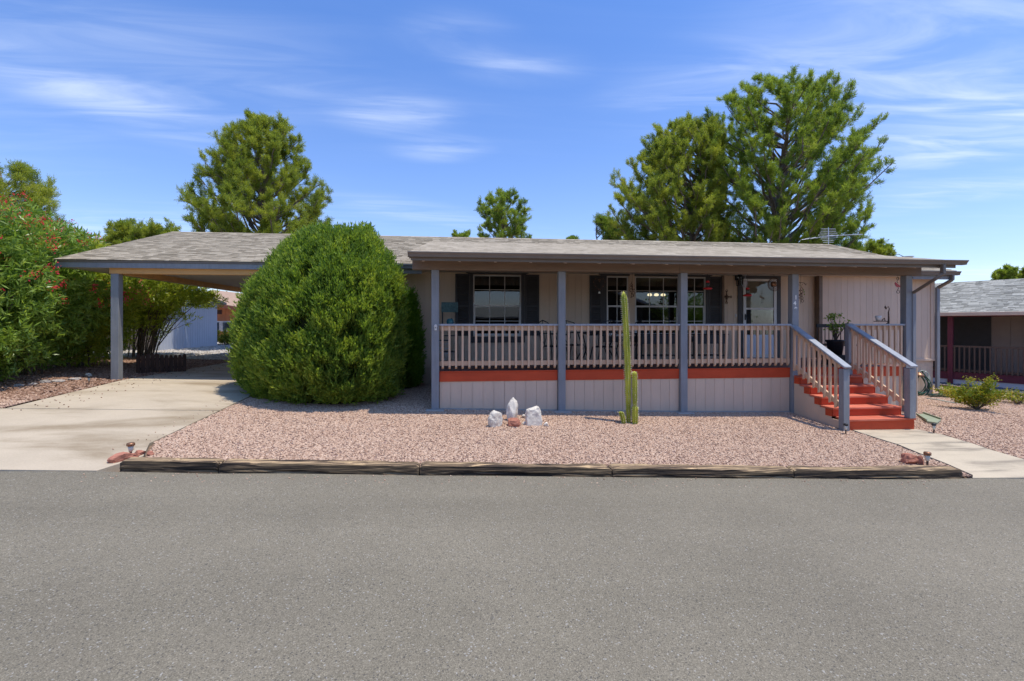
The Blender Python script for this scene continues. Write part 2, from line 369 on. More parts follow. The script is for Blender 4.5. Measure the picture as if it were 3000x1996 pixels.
def gravelmat(name, cols):
    m, nt, b = newmat(name); L = nt.links; at_ = node(nt, 'ShaderNodeAttribute', attribute_type='INSTANCER', attribute_name='tone')
    g = node(nt, 'ShaderNodeNewGeometry'); n = node(nt, 'ShaderNodeTexNoise'); n.inputs['Scale'].default_value = 1.1; n.inputs['Detail'].default_value = 4; L.new(g.outputs['Position'], n.inputs[0])
    f = wm(nt, 'ADD', wm(nt, 'MULTIPLY', at_.outputs['Fac'], .8), wm(nt, 'MULTIPLY', n.outputs[0], .25))
    r = node(nt, 'ShaderNodeValToRGB'); e = r.color_ramp.elements
    while len(e) < len(cols): e.new(.5)
    for i, c in enumerate(cols): e[i].position = i / (len(cols) - 1); e[i].color = c4(c)
    L.new(f, r.inputs[0]); L.new(r.outputs[0], b.inputs['Base Color']); b.inputs['Roughness'].default_value = .85; b.inputs['Specular IOR Level'].default_value = .25
    return m

MT = {}
MT['asphalt'] = asphaltmat()
MT['drive'] = concretemat('driveway_concrete', (.50, .415, .30), (.25, .185, .11), .85, (.45, 1.3, 1), .5, .44, .72)
MT['walk'] = concretemat('walkway_concrete', (.54, .455, .325), (.24, .20, .15), .85, (.6, 3.2, 1), .75, .47, .68)
MT['slab'] = concretemat('footing_concrete', (.40, .37, .33), (.2, .18, .15), .5)
MT['siding'] = mat('beige_siding_paint', (.69, .535, .39), .75, .06, 3, .25, 40, (1, 1, .15), objrnd=.035, grime=.08)
MT['siding_l'] = mat('pale_pink_siding_paint', (.66, .495, .36), .75, .05, 3, .25, 40, (1, 1, .15), objrnd=.03, grime=.08)
MT['groove'] = mat('siding_groove', (.60, .46, .34), .9)
MT['slate'] = mat('slate_blue_paint', (.255, .265, .275), .6, .1, 14, .35, 60, (1, 1, .12), grime=.22)
MT['slatecap'] = mat('slate_cap_paint', (.36, .375, .40), .55, .1, 10, .2, 60, grime=.2)
MT['dark'] = mat('charcoal_trim', (.060, .058, .058), .6, .1, 6, .1, 60)
MT['peach'] = mat('peach_paint_wood', (.66, .45, .29), .7, .07, 12, .2, 70, (1, 1, .15), grime=.15)
MT['redt'] = mat('worn_red_tread_paint', (.56, .12, .062), .7, .16, 4, .3, 50, (.3, 1, 1), col2=(.62, .19, .12), grime=.2, spec=.2)
MT['red'] = mat('red_deck_paint', (.56, .078, .028), .6, .14, 5, .3, 50, (.2, 1, 1), grime=.15, spec=.2)
MT['deck'] = mat('brown_deck_board', (.20, .10, .08), .6, .2, 5, .2, 50, (.2, 1, 1), objrnd=.15)
MT['brown'] = mat('brown_gutter_paint', (.185, .155, .125), .45, .08, 5, .05, 40, grime=.12)
MT['brownbeam'] = mat('brown_beam_paint', (.21, .15, .105), .65, .12, 8, .2, 60, (.2, 1, 1), grime=.15)
MT['tanbeam'] = mat('tan_beam_paint', (.66, .36, .13), .7, .1, 8, .2, 60, (.2, 1, 1), grime=.1)
MT['ceil'] = mat('soffit_paint', (.52, .47, .40), .8, .05, 3)
MT['shingle'] = shinglemat('brown_grey_shingles', [(.19, .155, .105), (.275, .23, .163), (.345, .29, .21), (.405, .345, .253), (.48, .415, .31)])
MT['shinglegrey'] = shinglemat('grey_shingles', [(.15, .145, .125), (.25, .245, .215), (.34, .335, .295), (.45, .44, .39)])
MT['under'] = mat('roof_underlay', (.07, .06, .055), .9)
MT['white'] = mat('white_frame', (.68, .66, .62), .45, .05, 5, .03, 30, grime=.1)
MT['whitedoor'] = mat('white_door_paint', (.62, .66, .72), .5, .04, 5)
MT['doorin'] = mat('beige_inner_door', (.50, .40, .32), .6, .04, 5)
MT['glass'] = glassmat('window_glass', (.50, .55, .56), 1.75)
MT['glassclear'] = glassmat('clear_glass', (.85, .87, .85), 1.45)
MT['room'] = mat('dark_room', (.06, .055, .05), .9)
MT['curtain'] = mat('pale_curtain', (.35, .34, .31), .9, .2, 12, 0, 1, (6, 1, .2))
MT['blind'] = mat('blind_slat', (.40, .39, .36), .7)
MT['metal'] = mat('black_iron', (.028, .028, .030), .5, .2, 12, metallic=.2)
MT['rust'] = mat('rusty_iron', (.10, .055, .035), .75, .3, 30, metallic=.2)
MT['teal'] = mat('teal_sign_paint', (.07, .14, .14), .6, .4, 20)
MT['tealball'] = mat('teal_glazed_ball', (.06, .22, .27), .15, .1, 6)
MT['plast_red'] = mat('red_plastic', (.50, .02, .02), .3, .05, 5)
MT['copper'] = mat('aged_copper', (.30, .15, .08), .4, .25, 20, metallic=.6)
MT['lens'] = mat('ribbed_plastic_lens', (.62, .60, .48), .25, .1, 30)
MT['num'] = mat('number_metal', (.86, .84, .78), .5, .03, 5)
MT['tie'] = None
MT['quartz'] = mat('white_quartz', (.82, .75, .62), .7, .14, 9, 1., 14, col2=(.70, .64, .54), grime=.35)
MT['redrock'] = mat('red_sandstone', (.42, .17, .11), .85, .25, 9, .8, 16, grime=.2)
MT['greystone'] = mat('grey_fieldstone', (.36, .32, .29), .85, .25, 9, .8, 16)
MT['cactus'] = mat('cactus_skin', (.20, .27, .02), .5, .25, 7, .2, 50, (1, 1, .3), col2=(.48, .46, .05))
MT['spine'] = mat('cactus_spines', (.55, .50, .36), .8, .1)
MT['bark'] = mat('pine_bark', (.19, .145, .115), .95, .35, 9, .9, 30, (1, 1, .3))
MT['stem'] = mat('grey_brown_stems', (.16, .12, .085), .9, .3, 20, .5, 60)
MT['twig'] = mat('twig', (.10, .075, .05), .9, .3, 20)
MT['pine'] = leafmat('pine_needles', [(.10, .155, .032), (.21, .265, .045), (.34, .38, .065), (.48, .47, .10)], .5, clump=.9)
MT['pineb'] = leafmat('blue_green_needles', [(.085, .145, .032), (.175, .255, .046), (.29, .36, .065), (.42, .45, .09)], .5, clump=.9)
MT['juni'] = leafmat('juniper_sprays', [(.065, .125, .026), (.15, .24, .040), (.27, .36, .055), (.43, .47, .085)], .5, clump=2.2)
MT['juni_shade'] = leafmat('shaded_juniper_sprays', [(.06, .14, .014), (.12, .23, .018), (.20, .31, .025)], .4, clump=2.)  # darker greens carry the shade over the second bush
MT['ole'] = leafmat('oleander_leaves', [(.08, .15, .030), (.16, .26, .045), (.27, .38, .07), (.40, .48, .12)], .4, .35, clump=1.5)
MT['oley'] = leafmat('yellow_green_leaves', [(.13, .20, .03), (.26, .33, .04), (.40, .44, .06), (.54, .52, .10)], .4, .4, clump=1.5)
MT['gold'] = leafmat('gold_tinged_leaves', [(.08, .14, .018), (.16, .24, .025), (.38, .33, .035), (.55, .39, .07)], .35, .45, clump=3.)
MT['flower'] = leafmat('red_oleander_petals', [(.60, .025, .05), (.74, .06, .10)], .4)
MT['flowerp'] = leafmat('pink_oleander_petals', [(.85, .06, .16), (.92, .15, .28)], .4)
MT['dirt'] = mat('brown_mulch', (.20, .13, .085), .95, .45, 12, 1., 35)
MT['gravelbase'] = mat('gravel_bed_soil', (.30, .20, .165), .95, .3, 25, 1., 60)
MT['background'] = mat('pale_back_gravel', (.42, .37, .31), .95, .3, 10, 1., 50)
MT['gravel'] = gravelmat('pink_gravel', [(.28, .165, .112), (.42, .27, .185), (.50, .34, .24), (.58, .41, .29), (.67, .51, .38)])
MT['gravelb'] = gravelmat('pale_gravel', [(.25, .22, .19), (.40, .36, .32), (.52, .48, .43), (.6, .56, .52)])
MT['mulch'] = gravelmat('brown_chips', [(.10, .055, .035), (.22, .12, .075), (.36, .22, .15), (.45, .32, .24)])
MT['bluegrav'] = gravelmat('slate_gravel', [(.06, .06, .07), (.12, .12, .14), (.22, .22, .24)])
MT['hose'] = mat('green_hose', (.03, .10, .065), .4, .2, 8)
MT['hosep'] = mat('pale_hose', (.40, .45, .38), .5, .1, 8)
MT['splash'] = mat('green_splash_block', (.28, .31, .20), .7, .1, 8)
MT['maroon'] = mat('maroon_paint', (.14, .026, .042), .6, .1, 6)
MT['nwall'] = mat('neighbour_tan_wall', (.42, .33, .28), .8, .06, 4)
MT['nwhite'] = mat('neighbour_white_skirt', (.60, .60, .62), .8, .05, 4)
MT['nbal'] = mat('neighbour_tan_rail', (.13, .085, .06), .8, .1, 8)
MT['paleblue'] = mat('pale_grey_blue_siding', (.46, .49, .55), .75, .04, 3, objrnd=.02)
MT['orange'] = mat('orange_siding_paint', (.78, .31, .13), .75, .06, 3, objrnd=.03)
MT['pot'] = mat('black_pot', (.02, .02, .025), .4, .1, 8)
MT['cup'] = mat('white_ceramic', (.65, .60, .54), .4, .04, 8)
MT['alu'] = mat('weathered_aluminium', (.55, .56, .58), .35, .1, 8, metallic=.7)
MT['picket'] = mat('burnt_brown_pickets', (.075, .040, .026), .9, .4, 12, .4, 40, (1, 1, .2))

def tiemat():
    m, nt, b = newmat('weathered_tie_wood'); L = nt.links; g = node(nt, 'ShaderNodeNewGeometry')
    mp = node(nt, 'ShaderNodeMapping'); mp.inputs['Scale'].default_value = (.7, 13, 20); L.new(g.outputs['Position'], mp.inputs[0])
    n = node(nt, 'ShaderNodeTexNoise'); n.inputs['Scale'].default_value = 1.6; n.inputs['Detail'].default_value = 8; n.inputs['Roughness'].default_value = .65; n.inputs['Distortion'].default_value = .6; L.new(mp.outputs[0], n.inputs[0])
    r = node(nt, 'ShaderNodeValToRGB'); e = r.color_ramp.elements; e[0].position = .38; e[0].color = (.022, .014, .009, 1); e[1].position = .66; e[1].color = (.46, .32, .17, 1)
    q = e.new(.47); q.color = (.10, .066, .038, 1); q = e.new(.55); q.color = (.24, .165, .09, 1)
    L.new(n.outputs[0], r.inputs[0]); 
    n2 = node(nt, 'ShaderNodeTexNoise'); n2.inputs['Scale'].default_value = 1.3; n2.inputs['Detail'].default_value = 5; L.new(g.outputs['Position'], n2.inputs[0])
    h = node(nt, 'ShaderNodeMapRange'); h.inputs['From Min'].default_value = .35; h.inputs['From Max'].default_value = .65; h.inputs['To Min'].default_value = .65; h.inputs['To Max'].default_value = 1.25; L.new(n2.outputs[0], h.inputs[0])
    # upward faces much paler than the side faces
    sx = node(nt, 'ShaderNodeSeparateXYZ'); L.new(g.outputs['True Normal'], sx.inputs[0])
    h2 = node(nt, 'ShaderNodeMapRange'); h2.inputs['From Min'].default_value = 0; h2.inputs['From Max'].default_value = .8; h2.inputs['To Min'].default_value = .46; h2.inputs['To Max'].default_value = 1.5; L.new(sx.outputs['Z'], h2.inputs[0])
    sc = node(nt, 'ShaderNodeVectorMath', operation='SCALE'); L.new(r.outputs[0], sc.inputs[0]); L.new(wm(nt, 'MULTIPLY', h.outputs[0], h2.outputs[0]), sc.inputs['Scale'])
    L.new(sc.outputs[0], b.inputs['Base Color']); b.inputs['Roughness'].default_value = .9
    bp = node(nt, 'ShaderNodeBump'); bp.inputs['Strength'].default_value = 1; bp.inputs['Distance'].default_value = .02; L.new(n.outputs[0], bp.inputs['Height']); L.new(bp.outputs[0], b.inputs['Normal'])
    return m
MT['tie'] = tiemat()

# ---------------------------------------------------------------- ground, road, driveway, path
EL = ongr(250, 1383); ER = ongr(2800, 1404)            # the road's edge
def edgeY(X): return EL.y + (ER.y - EL.y) * (X - EL.x) / (ER.x - EL.x)
def roadz(X, Y):
    e = edgeY(X); X2 = max(-14, min(18, X)); return G(X2, e) + .018 * (Y - e)
xs = np.concatenate([np.linspace(-400, -30, 12), np.linspace(-26, 34, 90), np.linspace(40, 400, 12)])
ys = np.concatenate([np.linspace(-400, -30, 10), np.linspace(-20, 26, 70), np.linspace(30, 400, 12)])
def sheet(name, xs, ys, zf, m, keep=None, **k):
    V = [(x, y, zf(x, y)) for y in ys for x in xs]; nx = len(xs)
    Fc = [(j * nx + i, j * nx + i + 1, (j + 1) * nx + i + 1, (j + 1) * nx + i) for j in range(len(ys) - 1) for i in range(nx - 1) if keep is None or keep((xs[i] + xs[i + 1]) / 2, (ys[j] + ys[j + 1]) / 2)]
    b = MB(); b.add(V, Fc); return tag(b.build(name, m), **k)
def terr(x, y):
    z = G2(x, y)
    e = edgeY(x)
    if y < e + .3: z = min(z, roadz(x, y) - .05)
    return z - .03
sheet('ground', xs, ys, terr, MT['dirt'], kind='structure')
rx = np.concatenate([np.linspace(-120, -26, 8), np.linspace(-20, 26, 60), np.linspace(32, 120, 8)])
b = MB(); nr = len(rx); rows = [0, -1.2, -2.6, -4.5, -7, -9.5]
V = []
for k, d in enumerate(rows):
    for x in rx:
        y = edgeY(x) + d + (.012 * math.sin(x * 5.1) + .01 * math.sin(x * 13.7) if d == 0 else 0)
        V.append((x, y, roadz(x, y) + .002))
b.add(V, [((k + 1) * nr + i, (k + 1) * nr + i + 1, k * nr + i + 1, k * nr + i) for k in range(len(rows) - 1) for i in range(nr - 1)])
tag(b.build('road', MT['asphalt']), kind='structure')

def ground_poly(name, pts, thick, lift, m, parent=None, sub=0.5, **k):
    """a slab over the yard: outline pts (xy), thickness below, following the ground"""
    import bmesh
    bm = bmesh.new(); vs = [bm.verts.new((p[0], p[1], 0)) for p in pts]; f = bm.faces.new(vs)
    xs_ = [p[0] for p in pts]; ys_ = [p[1] for p in pts]
    g = bm.verts[:] + bm.edges[:] + bm.faces[:]
    x = math.ceil(min(xs_) / sub) * sub
    while x < max(xs_):
        g = bm.verts[:] + bm.edges[:] + bm.faces[:]; bmesh.ops.bisect_plane(bm, geom=g, plane_co=(x, 0, 0), plane_no=(1, 0, 0)); x += sub
    y = math.ceil(min(ys_) / sub) * sub
    while y < max(ys_):
        g = bm.verts[:] + bm.edges[:] + bm.faces[:]; bmesh.ops.bisect_plane(bm, geom=g, plane_co=(0, y, 0), plane_no=(0, 1, 0)); y += sub
    bmesh.ops.recalc_face_normals(bm, faces=bm.faces)
    if bm.faces and sum(fc.normal.z for fc in bm.faces) < 0: bmesh.ops.reverse_faces(bm, faces=bm.faces)
    for v in bm.verts: v.co.z = G2(v.co.x, v.co.y) + lift
    if thick:
        r = bmesh.ops.extrude_face_region(bm, geom=bm.faces[:])
        for v in [e for e in r['geom'] if isinstance(e, bmesh.types.BMVert)]: pass
        low = [e for e in r['geom'] if isinstance(e, bmesh.types.BMVert)]
        for v in low: v.co.z -= thick
        bmesh.ops.recalc_face_normals(bm, faces=bm.faces)
    me = bpy.data.meshes.new(name); bm.to_mesh(me); bm.free(); me.materials.append(m)
    o = link(name, me, parent); return tag(o, **k)

XR = -4.15; XL = -7.45
drive = empty('driveway', (-6, 9, G(-6, 9)), kind='structure')
jl, jr = ongr(-60, 1212), ongr(640, 1206)
jy = jr.y
DR = [(XR - .05, edgeY(XR) + .0), (XR, edgeY(XR) + .5), (XR, jy - .006)]
p0 = ongr(-60, 1200)
ground_poly('concrete_slab', [(-9.6, edgeY(-9.6) + .0), (-7, edgeY(-7)), (EL.x + .12, edgeY(EL.x)), (EL.x + .3, edgeY(EL.x) + .5), (XR, 6.9), (XR, jy - .008), (-7.55, jy - .008), (-8.1, 7.4), (-9.0, 6.5)], .12, .015, MT['drive'], drive)
ground_poly('concrete_slab', [(XR, jy + .008), (XR, 11.42), (XL, 11.42), (XL - .02, jy + .008)], .12, .017, MT['drive'], drive)
ground_poly('concrete_slab', [(XR, 11.436), (XR + .2, 21.5), (XL, 21.5), (XL, 11.436)], .12, .017, MT['drive'], drive)
walk = empty('walkway', (7.5, 7, G(7.5, 7)), kind='structure')
wl1 = [ongr(2497, 1262), ongr(2560, 1283), ongr(2625, 1303)]
wr1 = [ongr(2680, 1259), ongr(2760, 1276), ongr(2835, 1298)]
wl2 = [ongr(2700, 1333), ongr(2770, 1360), ongr(2850, 1395)]
wr2 = [ongr(2900, 1320), ongr(3010, 1352), ongr(3200, 1392)]
xy = lambda L: [(p.x, p.y) for p in L]
a0, a1 = Vector((6.72, 7.60, 0)), Vector((8.15, 7.60, 0))
ground_poly('concrete_slab', [(6.82, 7.86), (8.15, 7.86)] + xy(wr1) + xy(wl1)[::-1], .1, .016, MT['walk'], walk, .4)
e1, e2 = wl1[-1], wr1[-1]
d1 = ((e1.x + .01, e1.y - .012), (e2.x + .01, e2.y - .012))
ground_poly('concrete_slab', [d1[0]] + [d1[1]] + xy(wr2) + [(wr2[-1].x + .5, edgeY(wr2[-1].x + .5) + .0), (wl2[-1].x - .12, edgeY(wl2[-1].x - .12))] + xy(wl2)[::-1], .1, .016, MT['walk'], walk, .4)

STRAY = []
def scatter(name, pts, m, dens, smin, smax, seed, lift=0.004, holes=None, **k):
    """loose stones over a patch of ground, each stone its own little solid"""
    o = ground_poly(name, pts, 0, lift, m, None, .5, **k)
    md = o.modifiers.new('stones', 'NODES'); ng = bpy.data.node_groups.new(name, 'GeometryNodeTree'); md.node_group = ng
    ng.interface.new_socket('Geometry', in_out='INPUT', socket_type='NodeSocketGeometry'); ng.interface.new_socket('Geometry', in_out='OUTPUT', socket_type='NodeSocketGeometry')
    N, L = ng.nodes, ng.links; gi = N.new('NodeGroupInput'); go = N.new('NodeGroupOutput')
    dp = N.new('GeometryNodeDistributePointsOnFaces'); dp.inputs['Density'].default_value = dens; dp.inputs['Seed'].default_value = seed
    ico = N.new('GeometryNodeMeshIcoSphere'); ico.inputs['Radius'].default_value = 1; ico.inputs['Subdivisions'].default_value = 1
    sm = N.new('GeometryNodeSetMaterial'); sm.inputs['Material'].default_value = m; L.new(ico.outputs['Mesh'], sm.inputs['Geometry'])
    ip = N.new('GeometryNodeInstanceOnPoints'); L.new(gi.outputs[0], dp.inputs['Mesh']); L.new(dp.outputs['Points'], ip.inputs['Points']); L.new(sm.outputs[0], ip.inputs['Instance'])
    rr = N.new('FunctionNodeRandomValue'); rr.data_type = 'FLOAT_VECTOR'; rr.inputs['Min'].default_value = (-.6, -.6, 0); rr.inputs['Max'].default_value = (.6, .6, 6.28)
    L.new(rr.outputs['Value'], ip.inputs['Rotation'])
    rs = N.new('FunctionNodeRandomValue'); rs.data_type = 'FLOAT_VECTOR'; rs.inputs['Min'].default_value = (smin, smin * .7, smin * .45); rs.inputs['Max'].default_value = (smax, smax * .8, smax * .65); rs.inputs['Seed'].default_value = 3
    L.new(rs.outputs['Value'], ip.inputs['Scale'])
    sa = N.new('GeometryNodeStoreNamedAttribute'); sa.data_type = 'FLOAT'; sa.domain = 'INSTANCE'; sa.inputs['Name'].default_value = 'tone'
    rt = N.new('FunctionNodeRandomValue'); rt.data_type = 'FLOAT'; rt.inputs['Seed'].default_value = 9; L.new(rt.outputs[1], sa.inputs['Value']); L.new(ip.outputs[0], sa.inputs['Geometry'])
    L.new(sa.outputs[0], go.inputs[0])
    return o
front = [(-4.12, 9.1 + 2.75), (-4.14, 7.0), (EL.x + .34, edgeY(EL.x) + .5), (EL.x + .40, edgeY(EL.x + .4) + .12), (ER.x - .1, edgeY(ER.x - .1) + .10)] + [(p.x - .03, p.y) for p in wl2[::-1]] + [(p.x - .03, p.y) for p in wl1[::-1]] + [(6.72, 7.75), (6.7, 9.08), (-.55, 9.08), (-.55, 11.85)]
rightp = [(p.x + .05, p.y) for p in wr1] + [(p.x + .05, p.y) for p in wr2] + [(wr2[-1].x + 3, wr2[-1].y - .2), (18.2, 9.5), (17.2, 12.2), (15.9, 14.2), (13.2, 17), (12.9, 11.6), (9.4, 11.6), (9.4, 9.1), (8.15, 9.08), (8.15, 7.75)]
leftp = [(-8.2, 7.4), (-9.1, 6.4), (-16, 6.2), (-16, 9.2), (-7.62, 9.95), (-7.6, 8.4)]
ground_poly('gravel_soil', front, 0, -.004, MT['gravelbase'], kind='structure')
ground_poly('gravel_soil', rightp, 0, -.004, MT['gravelbase'], kind='structure')
ground_poly('gravel_soil', leftp, 0, -.004, MT['gravelbase'], kind='structure')
scatter('gravel_bed', front, MT['gravel'], 2700, .009, .021, 1, label='pink crushed gravel bed between the timbers and the porch skirt', kind='stuff', cat='gravel')
scatter('gravel_bed', rightp, MT['gravel'], 1500, .011, .024, 2, label='pink crushed gravel yard right of the concrete path', kind='stuff', cat='gravel')
scatter('gravel_bed', leftp, MT['gravel'], 1100, .012, .028, 3, label='reddish gravel strip left of the driveway in front of the oleanders', kind='stuff', cat='gravel')
er = [(x, edgeY(x) - .03) for x in np.linspace(EL.x, ER.x, 8)]
scatter('stray_gravel', er + [(x, y - .30) for x, y in er[::-1]], MT['gravel'], 55, .006, .014, 21, lift=.012, label='stray pink stones spilled onto the asphalt along the timbers', kind='stuff', cat='gravel')
scatter('stray_gravel', [(XR - .02, 6.6), (XR - .02, 10.5), (XR - .45, 10.5), (XR - .35, 6.6)], MT['gravel'], 30, .006, .015, 22, lift=.024, label='stray stones lying on the right edge of the driveway', kind='stuff', cat='gravel')
scatter('leaf_litter', [(-7.5, 8.6), (-6.6, 8.6), (-6.7, 16.5), (-7.4, 16.5)], MT['mulch'], 22, .008, .02, 23, lift=.024, label='dry leaf bits on the driveway beside the carport post', kind='stuff', cat='litter')
mul = [(-7.52, 9.4), (-7.5, 17.2), (-14, 17.5), (-16, 9.3)]
scatter('mulch_bed', mul, MT['mulch'], 700, .015, .045, 4, label='brown leaf litter and chips under the oleander hedge', kind='stuff', cat='mulch')
bk = [(-7.5, 17.2), (-4.4, 22), (-5, 30), (-18, 30), (-16, 17.4)]
ground_poly('back_gravel_soil', bk, 0, -.006, MT['background'], kind='structure')
scatter('gravel_bed', bk, MT['gravelb'], 160, .03, .07, 5, label='pale grey gravel in front of the pale and orange neighbouring houses', kind='stuff', cat='gravel')

# ---------------------------------------------------------------- the house
YP = 9.10      # porch front line
YW = 11.9      # front wall
YB = 11.74     # projecting wall at the right
FL = .745      # floor and deck
HX0, HX1 = -4.0, 12.85
house = empty('house', (4.4, 15.5, .3), label='long single-storey home with covered front porch, shingled gable roof and carport', cat='house')
EAVE_Y, EAVE_Z, RIDGE_Y, RIDGE_Z, BACK_Y = 11.42, 3.05, 15.7, 4.46, 19.98
RX0, RX1 = -8.8, 13.15
SL = (RIDGE_Z - EAVE_Z) / (RIDGE_Y - EAVE_Y)
WZ1 = 2.92

def pieces(mb, x0, x1, z0, z1, y0, y1, ops):
    cuts = sorted({x0, x1} | {min(max(c, x0), x1) for o in ops for c in (o[0], o[1])})
    for a, c in zip(cuts, cuts[1:]):
        if c - a < 1e-4: continue
        mid = (a + c) / 2; zz = [(z0, z1)]
        for o in ops:
            if o[0] < mid < o[1]:
                nz = []
                for (p, q) in zz:
                    if o[2] > p: nz.append((p, min(q, o[2])))
                    if o[3] < q: nz.append((max(p, o[3]), q))
                    if o[2] >= q or o[3] <= p: nz = [t for t in nz if t[1] > t[0]] or [(p, q)]
                zz = [t for t in nz if t[1] - t[0] > 1e-4]
        for p, q in zz: mb.box(a, c, y0, y1, p, q)
def siding(parent, x0, x1, z0, z1, yf, w, ops, m, name='siding_board', zf=None, th=.016, jig=True):
    n = max(1, round((x1 - x0) / w)); w = (x1 - x0) / n
    for i in range(n):
        a = x0 + i * w; mb = MB()
        zb = z0 if zf is None else zf(a + w / 2)
        gp = .0025 if (not jig or i % 6) else .005
        pieces(mb, a + gp, a + w - .0025, zb, z1, yf, yf + th, ops)
        for k in range(0, len(mb.v), 8):
            o = MB(); o.add(mb.v[k:k + 8], [tuple(q - k for q in f) for f in mb.f[k // 8 * 6:k // 8 * 6 + 6]]); o.build(name, m, parent)

# window and door openings in the front wall (photo edges taken to the wall plane)
def wx(u): return Xat(u, YW)
ZT, ZS = 2.865, 1.352
wins = [(wx(1386.5), wx(1526.5), 3), (wx(1777), wx(1840), 2), (wx(1860), wx(1988), 3), (wx(2005), wx(2066.5), 2)]
DX0, DX1, DZ1 = wx(2174), wx(2273.5), 2.835
ops = [(a, c, ZS, ZT) for a, c, _ in wins] + [(DX0, DX1, FL - .3, DZ1)]
wall = MB(); pieces(wall, HX0, 9.50, .55, WZ1, YW + .016, YW + .14, ops)
fw = wall.build('wall', MT['groove'], house)
siding(fw, HX0, 9.46, .60, WZ1, YW, .165, ops, MT['siding'])
sk = MB(); sk.box(HX0, 9.5, YW + .03, YW + .12, -.4, .55); skw = sk.build('skirt_wall', MT['siding'], house)
siding(skw, HX0, -.5, .0, .55, YW + .012, .2, [], MT['siding'], zf=lambda x: G(x, YW) - .05)
MB().box(HX0, 9.48, YW - .02, YW + .03, .55, .60).build('trim', MT['siding'], house, bevel=.004)
# projecting wall at the right end
bw = MB(); bw.box(9.50, HX1, YB + .016, YW + .1, .50, WZ1); bwo = bw.build('wall', MT['groove'], house)
siding(bwo, 9.56, HX1, .70, WZ1, YB, .178, [], MT['siding_l'])
siding(bwo, 9.56, HX1, -.5, .64, YB + .02, .178, [], MT['siding_l'], th=.014)
MB().box(9.52, HX1 + .01, YB - .035, YB + .02, .64, .70).build('trim', MT['siding_l'], house, bevel=.004)
MB().box(9.46, 9.555, YB - .02, YB + .13, FL - .2, WZ1).build('corner_trim', MT['brownbeam'], house, bevel=.004)
MB().box(HX1 - .10, HX1 + .012, YB - .022, YB - .002, .70, WZ1).build('corner_trim', MT['siding_l'], house, bevel=.003)
MB().box(HX0 - .02, HX0 + .08, YW - .02, YW - .002, .6, WZ1).build('corner_trim', MT['siding'], house, bevel=.003)
for u0, u1 in ((1285, 1291), (1580.5, 1595), (1841.5, 1858.5)):
    MB().box(wx(u0), wx(u1), YW - .022, YW - .002, FL, WZ1).build('batten', MT['siding'], house, bevel=.003)
MB().box(wx(2113.5), wx(2119.5), YW - .05, YW - .002, FL, WZ1).build('batten', MT['brownbeam'], house, bevel=.003)
# the other walls
ow = MB(); ow.box(HX1 - .12, HX1, YW + .1, 19.5, -.5, WZ1); ow.build('wall', MT['siding_l'], house)
ow = MB(); ow.box(HX0, HX0 + .12, YW + .14, 19.5, -.2, WZ1); ow.build('wall', MT['siding'], house)
ow = MB(); ow.box(HX0, HX1, 19.5, 19.62, -.5, WZ1); ow.build('wall', MT['siding'], house)
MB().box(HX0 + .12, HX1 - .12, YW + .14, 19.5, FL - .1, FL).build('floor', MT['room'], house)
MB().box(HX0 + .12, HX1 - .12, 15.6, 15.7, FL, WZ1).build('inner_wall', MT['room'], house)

# windows
def window(x0, x1, cols, z0=ZS, z1=ZT, y=YW, parent=house, m=None, mid=2.10):
    m = m or MT['white']
    w = MB(); t = .028
    w.box(x0, x1, y - .012, y + .05, z1 - t, z1); w.box(x0, x1, y - .016, y + .05, z0, z0 + t)
    w.box(x0, x0 + t, y - .012, y + .05, z0 + t, z1 - t); w.box(x1 - t, x1, y - .012, y + .05, z0 + t, z1 - t)
    wo = w.build('window', m, parent, bevel=.003)
    MB().box(x0 + t, x1 - t, y + .004, y + .04, mid - .022, mid + .022).build('sash_rail', m, wo, bevel=.003)
    lo = MB(); lo.box(x0 + t, x0 + t + .022, y + .010, y + .035, z0 + t, mid - .022); lo.box(x1 - t - .022, x1 - t, y + .010, y + .035, z0 + t, mid - .022); lo.box(x0 + t + .022, x1 - t - .022, y + .010, y + .035, z0 + t, z0 + t + .024)
    lo.build('sash', m, wo)
    for i in range(1, cols):
        x = x0 + t + (x1 - x0 - 2 * t) * i / cols
        MB().box(x - .008, x + .008, y + .018, y + .028, mid + .022, z1 - t).build('muntin', m, wo)
        MB().box(x - .007, x + .007, y + .022, y + .030, z0 + t + .024, mid - .022).build('muntin', m, wo)
    MB().box(x0 + t, x1 - t, y + .0185, y + .0285, mid + .40 - .008, mid + .40 + .008).build('muntin', m, wo)
    MB().box(x0 + t + .022, x1 - t - .022, y + .0225, y + .0305, z0 + .36, z0 + .374).build('muntin', m, wo)
    MB().box(x0 + t, x1 - t, y + .030, y + .034, mid + .022, z1 - t).build('pane', MT['glass'], wo)
    MB().box(x0 + t + .022, x1 - t - .022, y + .032, y + .036, z0 + t + .024, mid - .022).build('pane', MT['glass'], wo)
    return wo
def curtain(parent, x0, x1, z0, z1, y, amp=.025, m=None):
    n = max(8, int((x1 - x0) / .02)); V = []; Fc = []
    for i in range(n + 1):
        x = x0 + (x1 - x0) * i / n; yy = y + amp * math.sin(i * .9) + amp * .5 * math.sin(i * 2.3)
        V += [(x, yy, z0), (x, yy, z1)]
    for i in range(n): Fc.append((2 * i, 2 * i + 2, 2 * i + 3, 2 * i + 1))
    b = MB(); b.add(V, Fc); return b.build('curtain', m or MT['curtain'], parent)
